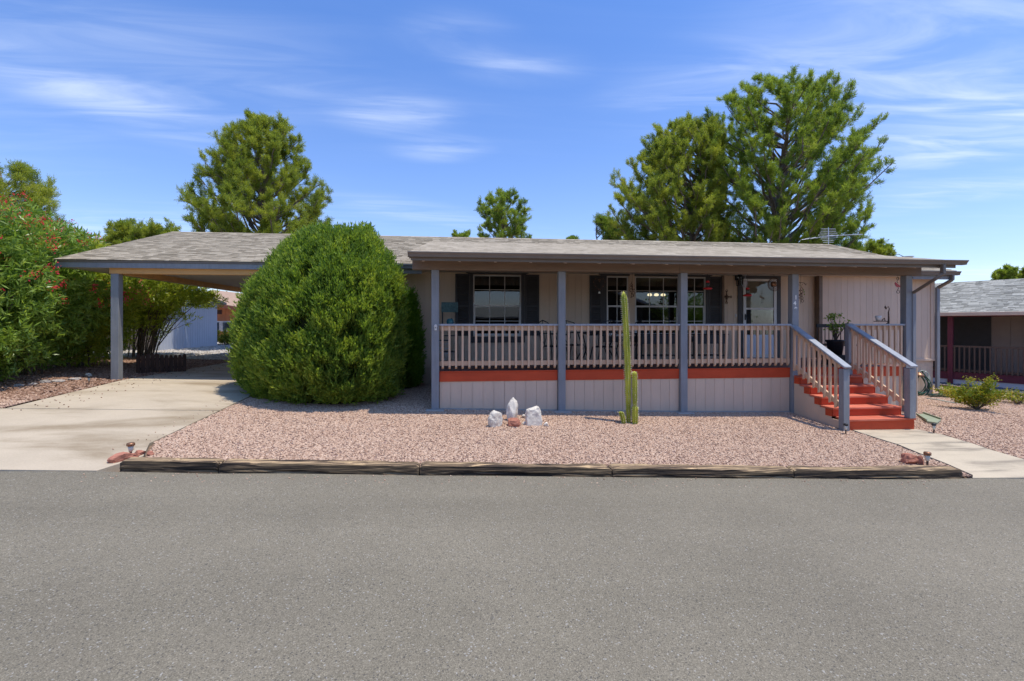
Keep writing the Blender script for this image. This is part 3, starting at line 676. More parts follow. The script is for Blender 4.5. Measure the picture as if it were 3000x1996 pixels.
def shutter(x0, x1, z0=ZS, z1=ZT + .02, y=YW):
    s = MB(); t = .045
    for (a, c, p, q) in ((x0, x0 + t, z0, z1), (x1 - t, x1, z0, z1), (x0 + t, x1 - t, z0, z0 + t), (x0 + t, x1 - t, z1 - t, z1), (x0 + t, x1 - t, (z0 + z1) / 2 - .05, (z0 + z1) / 2)):
        s.box(a, c, y - .03, y - .002, p, q)
    s.box(x0 + t, x1 - t, y - .008, y - .003, z0 + t, z1 - t)
    so = s.build('shutter', MT['dark'], house, bevel=.002)
    for (p, q) in ((z0 + t, (z0 + z1) / 2 - .05), ((z0 + z1) / 2, z1 - t)):
        n = int((q - p) / .042)
        for i in range(n):
            z = p + (i + .5) * (q - p) / n; b = MB(); b.bar((x0 + t, y - .018, z), (x1 - t, y - .018, z), .030, .006, (0, -.7, .7)); b.build('slat', MT['dark'], so)
def crown(x0, x1, right=True, left=True):
    b = MB(); z0 = ZT + .012; e = .16
    b.prism([(x0, z0), (x1, z0), (x1 + (e if right else 0), WZ1 + .02), (x0 - (e if left else 0), WZ1 + .02)], YW - .07, YW - .002); b.build('window_head', MT['dark'], house, bevel=.003)
w1 = window(*wins[0]); w2 = window(*wins[1]); w3 = window(*wins[2]); w4 = window(*wins[3])
def casing(x0, x1):
    b = MB(); b.box(x0, x1, YW - .028, YW - .002, ZS - .02, ZT + .01); b.build('casing', MT['dark'], house, bevel=.003)
casing(wx(1376.5), wins[0][0] - .002); casing(wins[0][1] + .002, wx(1537)); casing(wx(1763.5), wins[1][0] - .002); casing(wins[3][1] + .002, wx(2074.5))
for a, c in ((wins[0][0], wins[0][1]), (wins[1][0], wins[1][1]), (wins[2][0], wins[2][1]), (wins[3][0], wins[3][1])):
    MB().box(a - .09, c + .09, YW - .034, YW - .004, ZS - .17, ZS - .022).build('window_apron', MT['dark'], house, bevel=.003)
shutter(wx(1334), wx(1376)); shutter(wx(1537.6), wx(1579)); shutter(wx(1727), wx(1763)); shutter(wx(2075), wx(2112.5))
crown(wx(1376.5), wx(1537)); crown(wx(1763.5), wins[1][1] + .02, right=False); crown(wins[2][0] - .02, wins[2][1] + .02, False, False); crown(wins[3][0] - .02, wx(2074.5), True, False)
curtain(w1, wins[0][0], wins[0][1], 2.62, 2.84, YW + .18, .02); 
curtain(w2, wins[1][0], wins[1][0] + .25, 1.36, 2.1, YW + .9, .03)
curtain(w3, wins[2][0] + .30, wins[2][0] + .55, 1.36, 2.15, YW + .9, .03)
for wo, (a, c, _) in ((w2, wins[1]), (w3, wins[2]), (w4, wins[3])):
    for i in range(14):
        z = 2.83 - i * .025; b = MB(); b.bar((a + .03, YW + .10, z), (c - .03, YW + .10, z), .022, .002, (0, -.5, .85)); b.build('blind_slat', MT['blind'], wo)
# one window of the left wing, just its shutter edge showing beside the bush
MB().box(wx(1100), wx(1172), YW - .02, YW - .003, 1.75, 2.7).build('window_surround', MT['dark'], house, bevel=.003)

# door
dr = MB(); t = .09
dr.box(DX0 + .01, DX0 + t, YW - .045, YW - .01, FL + .01, DZ1); dr.box(DX1 - t, DX1 - .01, YW - .045, YW - .01, FL + .01, DZ1)
dr.box(DX0 + t, DX1 - t, YW - .045, YW - .01, DZ1 - .06, DZ1); dr.box(DX0 + t, DX1 - t, YW - .045, YW - .01, FL + .01, FL + .10)
door = dr.build('door', MT['white'], house, bevel=.004)
zm = Zat(2224, 905, YW)
zk = Zat(2224, 981, YW)
MB().box(DX0 + t, DX1 - t, YW - .043, YW - .012, zm - .025, zm + .025).build('door_rail', MT['white'], door, bevel=.003)
MB().box(DX0 + t, DX1 - t, YW - .038, YW - .016, FL + .10, zk).build('kick_panel', MT['whitedoor'], door, bevel=.004)
MB().box(DX0 + t, DX1 - t, YW - .030, YW - .026, zm + .025, DZ1 - .06).build('pane', MT['glassclear'], door)
MB().box(DX0 + t, DX1 - t, YW - .030, YW - .026, zk, zm - .025).build('pane', MT['glass'], door)
ind = MB(); ind.box(DX0 + .02, DX1 - .02, YW + .05, YW + .09, FL + .01, DZ1 - .01)
inn = ind.build('inner_door', MT['doorin'], door)
for (a, c, p, q) in ((.12, .42, .2, .9), (.52, .82, .2, .9), (.12, .42, 1.05, 1.65), (.52, .82, 1.05, 1.65)):
    b = MB(); b.box(DX0 + a, DX0 + c, YW + .036, YW + .05, FL + p, FL + q); b.build('door_panel', MT['doorin'], door, bevel=.01)
hz = Zat(2181, 927, YW); hx = wx(2180.5)
b = MB(); b.box(hx - .015, hx + .015, YW - .055, YW - .045, hz - .10, hz + .06); b.tube([(hx, YW - .05, hz + .03), (hx, YW - .09, hz + .02), (hx + .01, YW - .095, hz - .09)], .009, 8); b.build('handle', MT['metal'], door)
for (a, c) in ((wx(2160.5), DX0 - .002), (DX1 + .002, wx(2286))):
    MB().box(a, c, YW - .028, YW - .002, FL, DZ1 + .09).build('casing', MT['dark'], house, bevel=.003)
MB().box(DX0 - .002, DX1 + .002, YW - .028, YW - .002, DZ1 + .004, DZ1 + .09).build('casing', MT['dark'], house, bevel=.003)
dbz = Zat(2156, 924, YW); MB().box(wx(2154), wx(2158), YW - .02, YW - .001, dbz - .035, dbz + .035).build('doorbell', MT['white'], house, bevel=.003)

# porch: deck, rim, skirt
PX = [Xat(1275.7, YP), Xat(1644, YP), Xat(1999, YP), Xat(2322.6, YP), Xat(2653, YP)]
SX0, SX1 = PX[3] - .04, 8.10
XN = Xat(2485.5, YP)
nb = 19; y = YP + .01
for i in range(nb):
    w = (YW - .03 - y) / nb
    yy0 = y + i * w + .004; yy1 = y + (i + 1) * w - .004
    xe = 9.60
    if yy1 > YB - .04: xe = 9.44
    MB().box(PX[0] - .04, xe, yy0, yy1, FL - .035, FL + (0 if i else 0.0)).build('deck_board', MT['deck'], house)
b = MB(); b.box(PX[0] - .02, 9.55, YP + .06, YW - .1, FL - .2, FL - .045); b.build('deck_frame', MT['brownbeam'], house)
def seg_rim(x0, x1):
    MB().box(x0, x1, YP - .020, YP + .005, FL - .185, FL - .012).build('rim_board', MT['red'], house, bevel=.003)
    MB().box(x0, x1, YP - .030, YP + .008, FL - .010, FL + .012).build('deck_edge', MT['red'], house, bevel=.003)
    o = MB().box(x0, x1, YP + .018, YP + .04, -.6, FL - .187).build('porch_skirt', MT['groove'], house)
    siding(o, x0, x1, -.4, FL - .188, YP - .002, .2, [], MT['siding_l'], zf=lambda x: G(x, YP) + .03)
    V = MB().box(x0, x1, YP - .012, YP + .014, -.1, 0)   # bottom strip, follows the grade
    V.v = [(v[0], v[1], G(v[0], YP) + (.03 if v[2] == 0 else -.08)) for v in V.v]; V.build('skirt_base', MT['slab'], house)
for i in range(3): seg_rim(PX[i] + .075, PX[i + 1] - .075)
seg_rim(SX0 + .12, XN - .03); seg_rim(XN + .055, PX[4] - .075)
MB().box(9.56, 9.585, YP, YB, -.6, FL).build('porch_skirt', MT['siding_l'], house)
BZ0, BZ1 = 2.655, 2.83
for i, x in enumerate(PX):
    gz = G(x, YP)
    w = .07 if i < 4 else .072
    b = MB().box(x - w, x + w, YP - .085, YP + .055, gz - (.02 if i < 4 else .3), BZ0)
    b.build('porch_post', MT['slate'], house, bevel=.006)
    if i in (0, 1, 2): 
        b = MB(); b.box(x - .17, x + .17, YP - .19, YP - .03, gz - .05, gz + .02); b.build('post_footing', MT['slab'], house, bevel=.01)
# beam, rafters, porch roof
GY, GZ = 8.42, 2.885
PRX0, PRX1 = Xat(1196, GY) , Xat(2806, GY) 
PSL = .2
MB().box(PX[0] - .42, PX[2] - .1, YP - .09, YP + .06, BZ0 + .003, BZ1).build('porch_beam', MT['brownbeam'], house, bevel=.004)
MB().box(PX[2] - .096, PX[4] + .28, YP - .09, YP + .06, BZ0 + .003, BZ1).build('porch_beam', MT['brownbeam'], house, bevel=.004)
rt = lambda Y: GZ - .03 + PSL * (Y - GY)
nr_ = 17
for i in range(nr_):
    x = PRX0 + .25 + (PRX1 - PRX0 - .5) * i / (nr_ - 1)
    b = MB(); b.add([(x - .02, GY + .04, rt(GY) - .115), (x + .02, GY + .04, rt(GY) - .115), (x + .02, YW - .03, rt(YW) - .14), (x - .02, YW - .03, rt(YW) - .14),
                     (x - .02, GY + .04, rt(GY) - .02), (x + .02, GY + .04, rt(GY) - .02), (x + .02, YW - .03, rt(YW) - .02), (x - .02, YW - .03, rt(YW) - .02)],
                    [(3, 2, 1, 0), (4, 5, 6, 7), (0, 1, 5, 4), (1, 2, 6, 5), (2, 3, 7, 6), (3, 0, 4, 7)])
    b.build('rafter', MT['siding'], house)
YJ = (EAVE_Z - SL * EAVE_Y - GZ + PSL * GY) / (PSL - SL)
def slab_roof(name, x0, x1, y0, z0, y1, z1, th, m, parent):
    b = MB(); b.add([(x0, y0, z0 - th), (x1, y0, z0 - th), (x1, y1, z1 - th), (x0, y1, z1 - th), (x0, y0, z0), (x1, y0, z0), (x1, y1, z1), (x0, y1, z1)],
                    [(3, 2, 1, 0), (4, 5, 6, 7), (0, 1, 5, 4), (1, 2, 6, 5), (2, 3, 7, 6), (3, 0, 4, 7)])
    return b.build(name, m, parent)
proof = slab_roof('porch_roof', PRX0 + .03, PRX1 - .03, GY + .02, GZ + .004, YJ, GZ + PSL * (YJ - GY) + .004, .02, MT['ceil'], house)
roof = slab_roof('roof', RX0, RX1, EAVE_Y, EAVE_Z, RIDGE_Y, RIDGE_Z, .05, MT['under'], house)
slab_roof('roof', RX0, RX1, BACK_Y, EAVE_Z, RIDGE_Y, RIDGE_Z, .05, MT['under'], house)
# ceilings
MB().box(HX0, HX1, EAVE_Y + .05, 19.9, WZ1, WZ1 + .03).build('soffit', MT['ceil'], house)
MB().box(RX0 + .05, HX0, EAVE_Y + .18, 19.9, 2.90, 2.93).build('carport_ceiling', MT['ceil'], house)
MB().box(RX0 + .02, HX0, EAVE_Y + .03, EAVE_Y + .15, 2.895, 2.90).build('carport_soffit', MT['ceil'], house)
# gables
for x, m in ((RX0 + .03, MT['slate']), (RX1 - .05, MT['slate'])):
    b = MB(); b.prism([(EAVE_Y + .02, 2.92), (BACK_Y - .02, 2.92), (BACK_Y - .02, EAVE_Z - .06), (RIDGE_Y, RIDGE_Z - .06), (EAVE_Y + .02, EAVE_Z - .06)], x - .0, x + .03, 'x'); b.build('gable', m, house)
def shingles(parent, x0, x1, y0, z0, y1, z1, m, top=0, expo=.142, nm='shingle', tk=1.0, x0t=None, x1t=None):
    """laid course by course; the ones that show largest are pieces of their own"""
    L = math.hypot(y1 - y0, z1 - z0); d = Vector((0, (y1 - y0) / L, (z1 - z0) / L)); nrm = Vector((0, -d.z, d.y))
    if y1 < y0: nrm = Vector((0, d.z, -d.y)) * (1 if d.z * 1 > 0 else -1); nrm = Vector((0, abs(d.z), abs(d.y)))
    n = int(L / expo); ws = (.10, .14, .17, .22, .28); items = []; rnd = random.Random(int(abs(x0) * 100) + n)
    for c in range(n + 1):
        x = x0 - rnd.random() * .1
        while x < x1:
            k = rnd.randrange(5); a, e = max(x, x0), min(x + ws[k], x1)
            if e - a > .03:
                lift = rnd.choice((0, .003, .006)) ; s = c * expo - .012
                items.append((a, e, s, min(expo + .03, L - s), lift, k if (a == x and e == x + ws[k]) else -1))
            x += ws[k]
    def verts(a, e, s, ln, lift):
        th = (.007 + lift) * tk; o = Vector((0, y0, z0)) + d * s; p = o + d * ln
        q = [Vector((a + .003, 0, 0)) + o, Vector((e - .003, 0, 0)) + o, Vector((e - .003, 0, 0)) + p, Vector((a + .003, 0, 0)) + p]
        return [v + nrm * .003 for v in q] + [q[0] + nrm * (th + .006 * tk), q[1] + nrm * (th + .006 * tk), q[2] + nrm * (.003 + .003 * tk), q[3] + nrm * (.003 + .003 * tk)]
    FC = [(3, 2, 1, 0), (4, 5, 6, 7), (0, 1, 5, 4), (1, 2, 6, 5), (3, 0, 4, 7)]
    chosen = set()
    if top:
        sc = []
        for i, it in enumerate(items):
            if it[5] < 0: continue
            cx = (it[0] + it[1]) / 2; c = Vector((cx, y0, z0)) + d * it[2] - Vector((0, 0, EYE)); u = 1500 + FPX * (c.x * math.cos(THETA) - c.y * math.sin(THETA)) / (c.y * math.cos(THETA) + c.x * math.sin(THETA))
            vis = 1 if not (690 < u < 1160) else .2
            if u > 1200: vis = .15
            sc.append((vis * (it[1] - it[0]) * abs(c.dot(nrm)) / c.length ** 3, i))
        sc.sort(reverse=True); chosen = {i for _, i in sc[:top]}
    b = MB(); cache = {}
    for i, it in enumerate(items):
        if i in chosen:
            key = (it[5], it[4])
            if key not in cache:
                mb = MB(); base = Vector((0, y0, z0)); vs = [v - base for v in verts(0, ws[it[5]], 0, expo + .03, it[4])]; mb.add(vs, FC); cache[key] = mb.mesh(nm, m)
            o = link(nm, cache[key], parent); o.location = Vector((it[0], y0, z0)) + d * it[2]
        else: b.add(verts(*it[:5]), FC)
    return tag(b.build('shingles', m, parent), kind='stuff')
shingles(roof, RX0, RX1, EAVE_Y - .02, EAVE_Z + .002, RIDGE_Y, RIDGE_Z + .002, MT['shingle'], 300)
shingles(proof, PRX0, PRX1, GY - .005, GZ + .008, YJ, GZ + PSL * (YJ - GY) + .008, MT['shingle'], tk=.18)
shingles(roof, RX0, RX1, BACK_Y, EAVE_Z, RIDGE_Y, RIDGE_Z, MT['shingle'], expo=.28)
b = MB(); 
for i in range(73):
    x = RX0 + i * .30; b.prism([(RIDGE_Y - .14, RIDGE_Z - .03), (RIDGE_Y, RIDGE_Z + .022), (RIDGE_Y + .14, RIDGE_Z - .03), (RIDGE_Y, RIDGE_Z + .004)], x + .004, x + .296 + .0, 'x')
tag(b.build('ridge_cap', MT['shingle'], roof), kind='stuff')
# fascias and gutters
def gutter(x0, x1, y, zt, m, h=.095, dp=.12, name='gutter'):
    b = MB(); prof = [(y, zt), (y - .012, zt), (y - .012, zt - .015), (y - .004 + .02, zt - h * .55), (y + .03, zt - h), (y + dp, zt - h), (y + dp, zt), (y + dp - .006, zt), (y + dp - .006, zt - h + .008), (y + .034, zt - h + .008), (y + .012, zt - h * .5)]
    b.prism(prof, x0, x1, 'x'); return b.build(name, m, house)
gutter(PRX0 - .0, PRX1 + .10, GY - .115, GZ + .005, MT['brown'], .085)
MB().box(PRX0 + .04, PRX1 - .03, GY + .012, GY + .034, GZ - .135, GZ - .02).build('fascia', MT['brown'], house, bevel=.003)
MB().prism([(GY + .03, GZ - .10), (YW, rt(YW) - .12), (YW, rt(YW) + .02), (GY + .03, GZ - .01)], PRX0 + .01, PRX0 + .03, 'x').build('fascia', MT['brown'], house)
MB().prism([(GY + .03, GZ - .10), (YW - .4, rt(YW - .4) - .12), (YW - .4, rt(YW - .4) + .02), (GY + .03, GZ - .01)], PRX1 - .03, PRX1 - .01, 'x').build('fascia', MT['brown'], house)
MB().box(RX0 + .01, HX0 + .5, EAVE_Y + .004, EAVE_Y + .03, 2.885, EAVE_Z - .004).build('fascia', MT['slate'], house, bevel=.003)
MB().box(RX0 + .0, HX0 + .5, EAVE_Y - .012, EAVE_Y + .002, EAVE_Z - .045, EAVE_Z - .002).build('drip_edge', MT['brown'], house, bevel=.002)
for a_, c_ in ((HX0 + .5, PRX0 - .01), (Xat(2676, EAVE_Y), RX1 - .02)):
    MB().box(a_, c_, EAVE_Y + .004, EAVE_Y + .03, 2.83, EAVE_Z - .02).build('fascia', MT['slate'], house, bevel=.003)
gutter(HX0 + .5, PRX0 - .01, EAVE_Y - .118, EAVE_Z - .01, MT['slate'], .10); gutter(Xat(2676, EAVE_Y), RX1 + .03, EAVE_Y - .118, EAVE_Z - .01, MT['brown'], .10)
# carport
MB().box(-7.75, HX0, 11.50, 11.64, 2.765, 2.897).build('carport_beam', MT['tanbeam'], house, bevel=.004)
MB().box(-7.70, -7.56, 11.65, 19.3, 2.765, 2.897).build('carport_beam', MT['tanbeam'], house, bevel=.004)
for (y, z) in ((11.50, 2.763), (19.16, 2.763)):
    MB().box(-7.72, -7.56, y, y + .15, .30, z).build('carport_post', MT['slate'], house, bevel=.006)
# downspouts
def dspout(pts, r=.038, m=None):
    b = MB()
    for a, c in zip(pts, pts[1:]): b.bar(a, c, r * 2, r * 1.5, (0, -1, 0) if abs(Vector(c).z - Vector(a).z) > .2 else (0, 0, 1))
    return b.build('downspout', m or MT['brown'], house, bevel=.008)
px5 = PX[4]
x_d, y_d = Xat(2758, 8.40), GY - .05
dspout([(x_d, y_d, GZ - .08), (x_d, y_d, 2.62)]); dspout([(x_d, y_d, 2.63), (x_d - .06, y_d + .1, 2.53)])
dspout([(x_d - .05, y_d + .09, 2.54), (px5 + .10, YP - .08, 2.30)]); dspout([(px5 + .10, YP - .08, 2.32), (px5 + .10, YP - .08, G(px5, YP) + .05)], m=MT['slate'])
xh = HX1 + .02
dspout([(xh + .12, EAVE_Y - .05, 2.95), (xh + .12, EAVE_Y - .05, 2.80)]); dspout([(xh + .12, EAVE_Y - .05, 2.82), (xh + .03, YB - .06, 2.62)])
dspout([(xh + .03, YB - .06, 2.64), (xh + .03, YB - .06, -.15)], m=MT['slate'], r=.045)
dspout([(xh + .03, YB - .07, -.12), (xh + .03, YB - .28, -.22)], r=.045)

# railings
CAPZ = 1.650
BALM = MB().prism([(-.019, .80 + .035 - 1.61), (-.019, 0), (.019, 0), (.019, .80 - 1.61)], -.019, .019, 'x').mesh('baluster', MT['peach'])
def railing(x0, x1, n=None, y=YP, u_first=None):
    b = MB(); b.box(x0, x1, y - .07, y + .07, CAPZ - .038, CAPZ - .001); r = b.build('railing', MT['slatecap'], house, bevel=.005)
    MB().box(x0, x1, y - .015, y + .023, 1.520, 1.611).build('top_rail', MT['peach'], r, bevel=.003)
    MB().box(x0, x1, y - .015, y + .023, .858, .947).build('bottom_rail', MT['peach'], r, bevel=.003)
    n = n or int((x1 - x0) / .1275)
    for i in range(n):
        x = x0 + (i + .5) * (x1 - x0) / n
        o = link('baluster', BALM, r); o.location = (x + random.uniform(-.003, .003), y - .036, 1.61); o.rotation_euler = (0, random.uniform(-.006, .006), 0)
        if i == 6 and abs(x0 - PX[2]) < .3: o.rotation_euler = (0, .03, 0)
    return r
for i in range(3): railing(PX[i] + .072, PX[i + 1] - .072, (18, 18, 17)[i])
railing(XN + .05, PX[4] - .075, 9)
# newels at the top of the stair
MB().box(XN - .045, XN + .045, YP - .06, YP + .04, FL - .2, CAPZ + .012).build('newel_post', MT['slate'], house, bevel=.005)

# stairs
stair = empty('staircase', (7.4, 8.4, 0)); stair.parent = house; stair.matrix_parent_inverse = world_of(house).inverted()
SY = [8.85 - .277 * k for k in range(5)]; SZ = [.605 - .16 * k for k in range(5)]
for k in range(5):
    zb = SZ[k] - .16 if k < 4 else G(7.4, 7.74) - .05
    yb = SY[k] + .277 + (0 if k else 0)
    MB().box(SX0 + (.0 if k < 4 else .07), SX1, SY[k] - .028, yb + .0, SZ[k] - .036, SZ[k]).build('tread', MT['redt'], stair, bevel=.006)
    MB().box(SX0 + .02 + (.0 if k < 4 else .06), SX1 - .012, SY[k], SY[k] + .022, zb + .001, SZ[k] - .037).build('riser', MT['red'], stair, bevel=.003)
MB().box(SX0 + .02, SX1 - .012, YP + .0, YP + .02, SZ[0], FL - .02).build('riser', MT['red'], stair)
for sx, th, inn_ in ((SX0 + .004, .016, 1), (SX1 - .02, .016, 0)):
    poly = [(YP - .035, G(sx, YP) - .1), (YP - .035, SZ[0] - .04)]
    for k in range(5):
        poly += [(SY[k] + .024, SZ[k] - .038)]
        if k < 4: poly += [(SY[k] + .024, SZ[k + 1] - .038)]
    poly += [(SY[4] + .024, G(sx, SY[4]) - .1)]
    b = MB(); b.prism(poly, sx, sx + th, 'x'); b.build('stringer_panel', MT['siding_l'], stair)
    # red end blocks stepping down the side
    for k in range(4):
        xe = sx - .010 if inn_ else sx + th + .001
        MB().box(xe, xe + .009, SY[k] - .004, SY[k] + .15, SZ[k] - .16, SZ[k] - .037).build('step_end', MT['red'], stair)
def stair_rail(x, xe, zbase):
    yA, yB = YP - .02, SY[4] - .03
    top = Vector((x, yA, CAPZ - .02)); bot = Vector((x, yB - .06, .885)); ext = bot
    hb = MB(); hb.bar(top, ext, .14, .04, (0, 0, 1)); hr = hb.build('handrail', MT['slatecap'], stair, bevel=.012)
    d = (bot - top).normalized()
    # newel at the foot
    MB().box(x - .058, x + .058, yB - .03, yB + .085, zbase, .855).build('newel_post', MT['slate'], stair, bevel=.006)
    up = Vector((0, -d.z, d.y)) * -1
    if up.z < 0: up = -up
    off = lambda k: Vector((0, 0, -k))
    s0, s1 = top + d * .06, top + d * ((top - bot).length - .20)
    b = MB(); b.bar(s0 + off(.075), s1 + off(.075), .036, .085, (0, 0, 1)); b.build('top_rail', MT['peach'], stair, bevel=.003)
    b = MB(); b.bar(s0 + off(.77), s1 + off(.77), .036, .085, (0, 0, 1)); b.build('bottom_rail', MT['peach'], stair, bevel=.003)
    n = 9
    side = -.037 if xe else -.037
    for i in range(n):
        p = s0.lerp(s1, (i + .6) / n); zt = p.z - .03; zb = p.z - .86
        b = MB(); b.prism([(p.y - .019, zb + .02), (p.y + .019, zb - .0), (p.y + .019, zt + .0), (p.y - .019, zt - .02)], x + side - .019, x + side + .019, 'x'); b.build('baluster', MT['peach'], stair, bevel=.002)
stair_rail(SX0 - .0, 0, G(SX0, 7.7) - .05)
stair_rail(SX1 - .10, 1, SZ[4])

# house number on the fourth post
for ch, v in (('1', 877), ('4', 894), ('9', 911)):
    c = bpy.data.curves.new('house_number', 'FONT'); c.body = ch; c.size = .112; c.extrude = .004; c.align_x = 'CENTER'; c.offset = .004
    o = link('house_number', c, house, True); c.materials.append(MT['num'])
    o.matrix_parent_inverse = world_of(house).inverted()
    o.location = (PX[3] + (.0 if ch == '1' else (-.022 if ch == '4' else -.002)) , YP - .0895, Zat(2322, v, YP - .09)); o.rotation_euler = (R(90), 0, 0)
# white sensor on the first post
b = MB(); sx, sz = Xat(1276.5, YP - .09), Zat(1276.5, 960, YP - .09)
b.box(sx - .022, sx + .022, YP - .12, YP - .086, sz - .05, sz + .03); b.prism([(sx - .032, sz + .015), (sx + .032, sz + .015), (sx + .02, sz + .05), (sx, sz + .062), (sx - .02, sz + .05)], YP - .14, YP - .086)
o = b.build('post_ornament', MT['white'], None, bevel=.003); tag(o, 'small white house-shaped ornament on the porch post nearest the bush', 'ornament')
b = MB(); b.tube([(sx, YP - .122, sz - .005), (sx, YP - .119, sz - .005)], .010, 10); c_ = b.build('hole', MT['metal'], o)

# ---------------------------------------------------------------- things hung on the porch
def hung_feeder(u, v0, v1, y, label):
    zt, zb = Zat(u, v0, y), Zat(u, v1, y); x = Xat(u, y); h = zt - zb
    e = empty('hummingbird_feeder', (x, y, zb), label=label, cat='bird feeder', group='red hummingbird feeders hanging in the porch')
    MB().lathe([(.015, 0), (.085, .008), (.095, .028), (.06, .045), (.03, .055)], (0, 0, 0), 20).build('base', MT['plast_red'], e, True, local=True)
    MB().lathe([(.028, .056), (.034, .075), (.034, h - .05), (.03, h - .045)], (0, 0, 0), 16).build('bottle', MT['glassclear'], e, True, local=True)
    MB().lathe([(.036, h - .046), (.038, h - .02), (.02, h - .004), (.005, h)], (0, 0, 0), 16).build('cap', MT['plast_red'], e, True, local=True)
    MB().tube([(0, 0, h), (0, 0, 2.84 - zb)], .003, 5).build('hanger', MT['metal'], e, local=True)
    return e
hung_feeder(2073, 822, 849, 9.5, 'red and clear hummingbird feeder hanging in front of the right window shutter')
hung_feeder(2190, 842, 869, 9.7, 'red and clear hummingbird feeder hanging in front of the white door')
# wall lantern
lx, lz = wx(2157), Zat(2157, 820, YW)
e = empty('wall_lantern', (lx, YW - .02, lz), label='black carriage lantern on the wall left of the white door', cat='wall lamp')
b = MB(); b.box(-.05, .05, -.02, 0, -.02, .14); b.tube([(0, -.02, .12), (0, -.12, .16), (0, -.14, .10)], .012, 8); b.lathe([(.09, .05), (.085, .07), (.04, .12), (.01, .13)], (0, -.14, 0), 12); b.build('bracket', MT['metal'], e, local=True)
b = MB()
for a in (-1, 1):
    for c in (-1, 1): b.bar((a * .065, -.14 + c * .065, .05), (a * .05, -.14 + c * .05, -.16), .012, .012)
b.box(-.06, .06, -.20, -.08, -.172, -.16); b.build('cage', MT['metal'], e, local=True)
MB().lathe([(.042, -.155), (.055, .045)], (0, -.14, 0), 12).build('glass', MT['glassclear'], e, local=True)
# wall cross
cx_, cz_ = wx(2128), Zat(2128, 870, YW)
b = MB()
for (dx_, dz_) in ((0, .15), (0, -.15), (.11, 0), (-.09, 0)):
    b.tube([(0, 0, 0), (dx_, 0, dz_)], .010, 6); b.ring((dx_ * 1.05, 0, dz_ * 1.05), .028, .006, 12)
b.ring((0, 0, 0), .045, .007, 16)
for k in range(8):
    a = k * math.pi / 4 + .3; b.tube([(0, 0, 0), (.085 * math.cos(a), 0, .085 * math.sin(a))], .004, 5)
o = b.build('wall_cross', MT['rust'], None); o.location = (cx_, YW - .015, cz_); tag(o, 'rusty scrollwork metal cross on the wall between shutter and door', 'wall ornament')
# round wire ornament with face
ox, oz = Xat(2267, 9.6), Zat(2267, 833, 9.6)
e = empty('sun_ornament', (ox, 9.6, oz), label='wire-ring wind ornament with a round face, hanging right of the door', cat='ornament')
b = MB()
for k, r_ in enumerate((.07, .10, .125, .145)): b.ring((.01 * k, .01 * k, 0), r_, .006, 28)
b.tube([(0, 0, .14), (0, 0, 2.84 - oz)], .003, 5); b.build('ring', MT['rust'], e, local=True)
MB().lathe([(.01, -.055), (.045, -.04), (.055, 0), (.045, .04), (.01, .055)], (0, 0, 0), 14).build('face', MT['copper'], e, True, local=True)
b = MB(); b.lathe([(.004, 0), (.01, .008), (.004, .016)], (0, -.06, -.012), 8); b.lathe([(.003, 0), (.007, .006), (.003, .012)], (-.02, -.05, .012), 8); b.lathe([(.003, 0), (.007, .006), (.003, .012)], (.02, -.05, .012), 8); b.build('nose', MT['rust'], e, local=True)
# vine mobile right of the number post
def mobile(name, u, v0, v1, y, label, mats, seed, arch=False, wid=.1):
    rr = random.Random(seed); zt, zb = Zat(u, v0, y), Zat(u, v1, y); x = Xat(u, y); h = zt - zb
    e = empty(name, (x, y, zb), label=label, cat='hanging ornament')
    b = MB(); b.tube([(0, 0, 2.83 - zb), (0, 0, h)], .003, 5)
    if arch:
        pts = [(-wid, 0, h - .06), (-wid * .6, 0, h - .01), (0, 0, h), (wid * .6, 0, h - .01), (wid, 0, h - .06)]; b.tube(pts, .006, 6)
        for k in range(7): a = -wid + k * wid / 3; b.tube([(a, 0, h - .03), (a + rr.uniform(-.03, .03), 0, h + rr.uniform(-.09, .03))], .004, 5)
    for k in range(5):
        a = rr.uniform(-wid * .6, wid * .6); z = h * (.75 - .14 * k); b.tube([(0, 0, z + .06), (a, rr.uniform(-.02, .02), z)], .004, 5); b.ring((a, 0, z - .03), .030, .005, 12)
    b.tube([(0, 0, h), (rr.uniform(-.02, .02), 0, h * .5), (0, 0, 0)], .004, 5)
    b.build('frame', mats[0], e, local=True)
    for k in range(9):
        c = (rr.uniform(-wid * .7, wid * .7), rr.uniform(-.03, .03), rr.uniform(0, h * .7)); MB().lathe([(.004, -.016), (.014, 0), (.004, .016)], c, 8).build('bead', mats[k % len(mats)], e, local=True)
    return e
mobile('vine_mobile', 2346, 828, 890, 9.9, 'rusty metal vine mobile with green leaves right of the house number', [MT['rust'], MT['rust'], MT['ole']], 3, True, .13)
mobile('lantern_mobile', 2183, 816, 842, 9.8, 'small wire lantern mobile hanging at the upper left corner of the door', [MT['alu']], 5, False, .05)
mobile('bell_string', 1852, 818, 872, 9.7, 'rusty string of bells hanging beside the middle window', [MT['rust']], 8, False, .05)
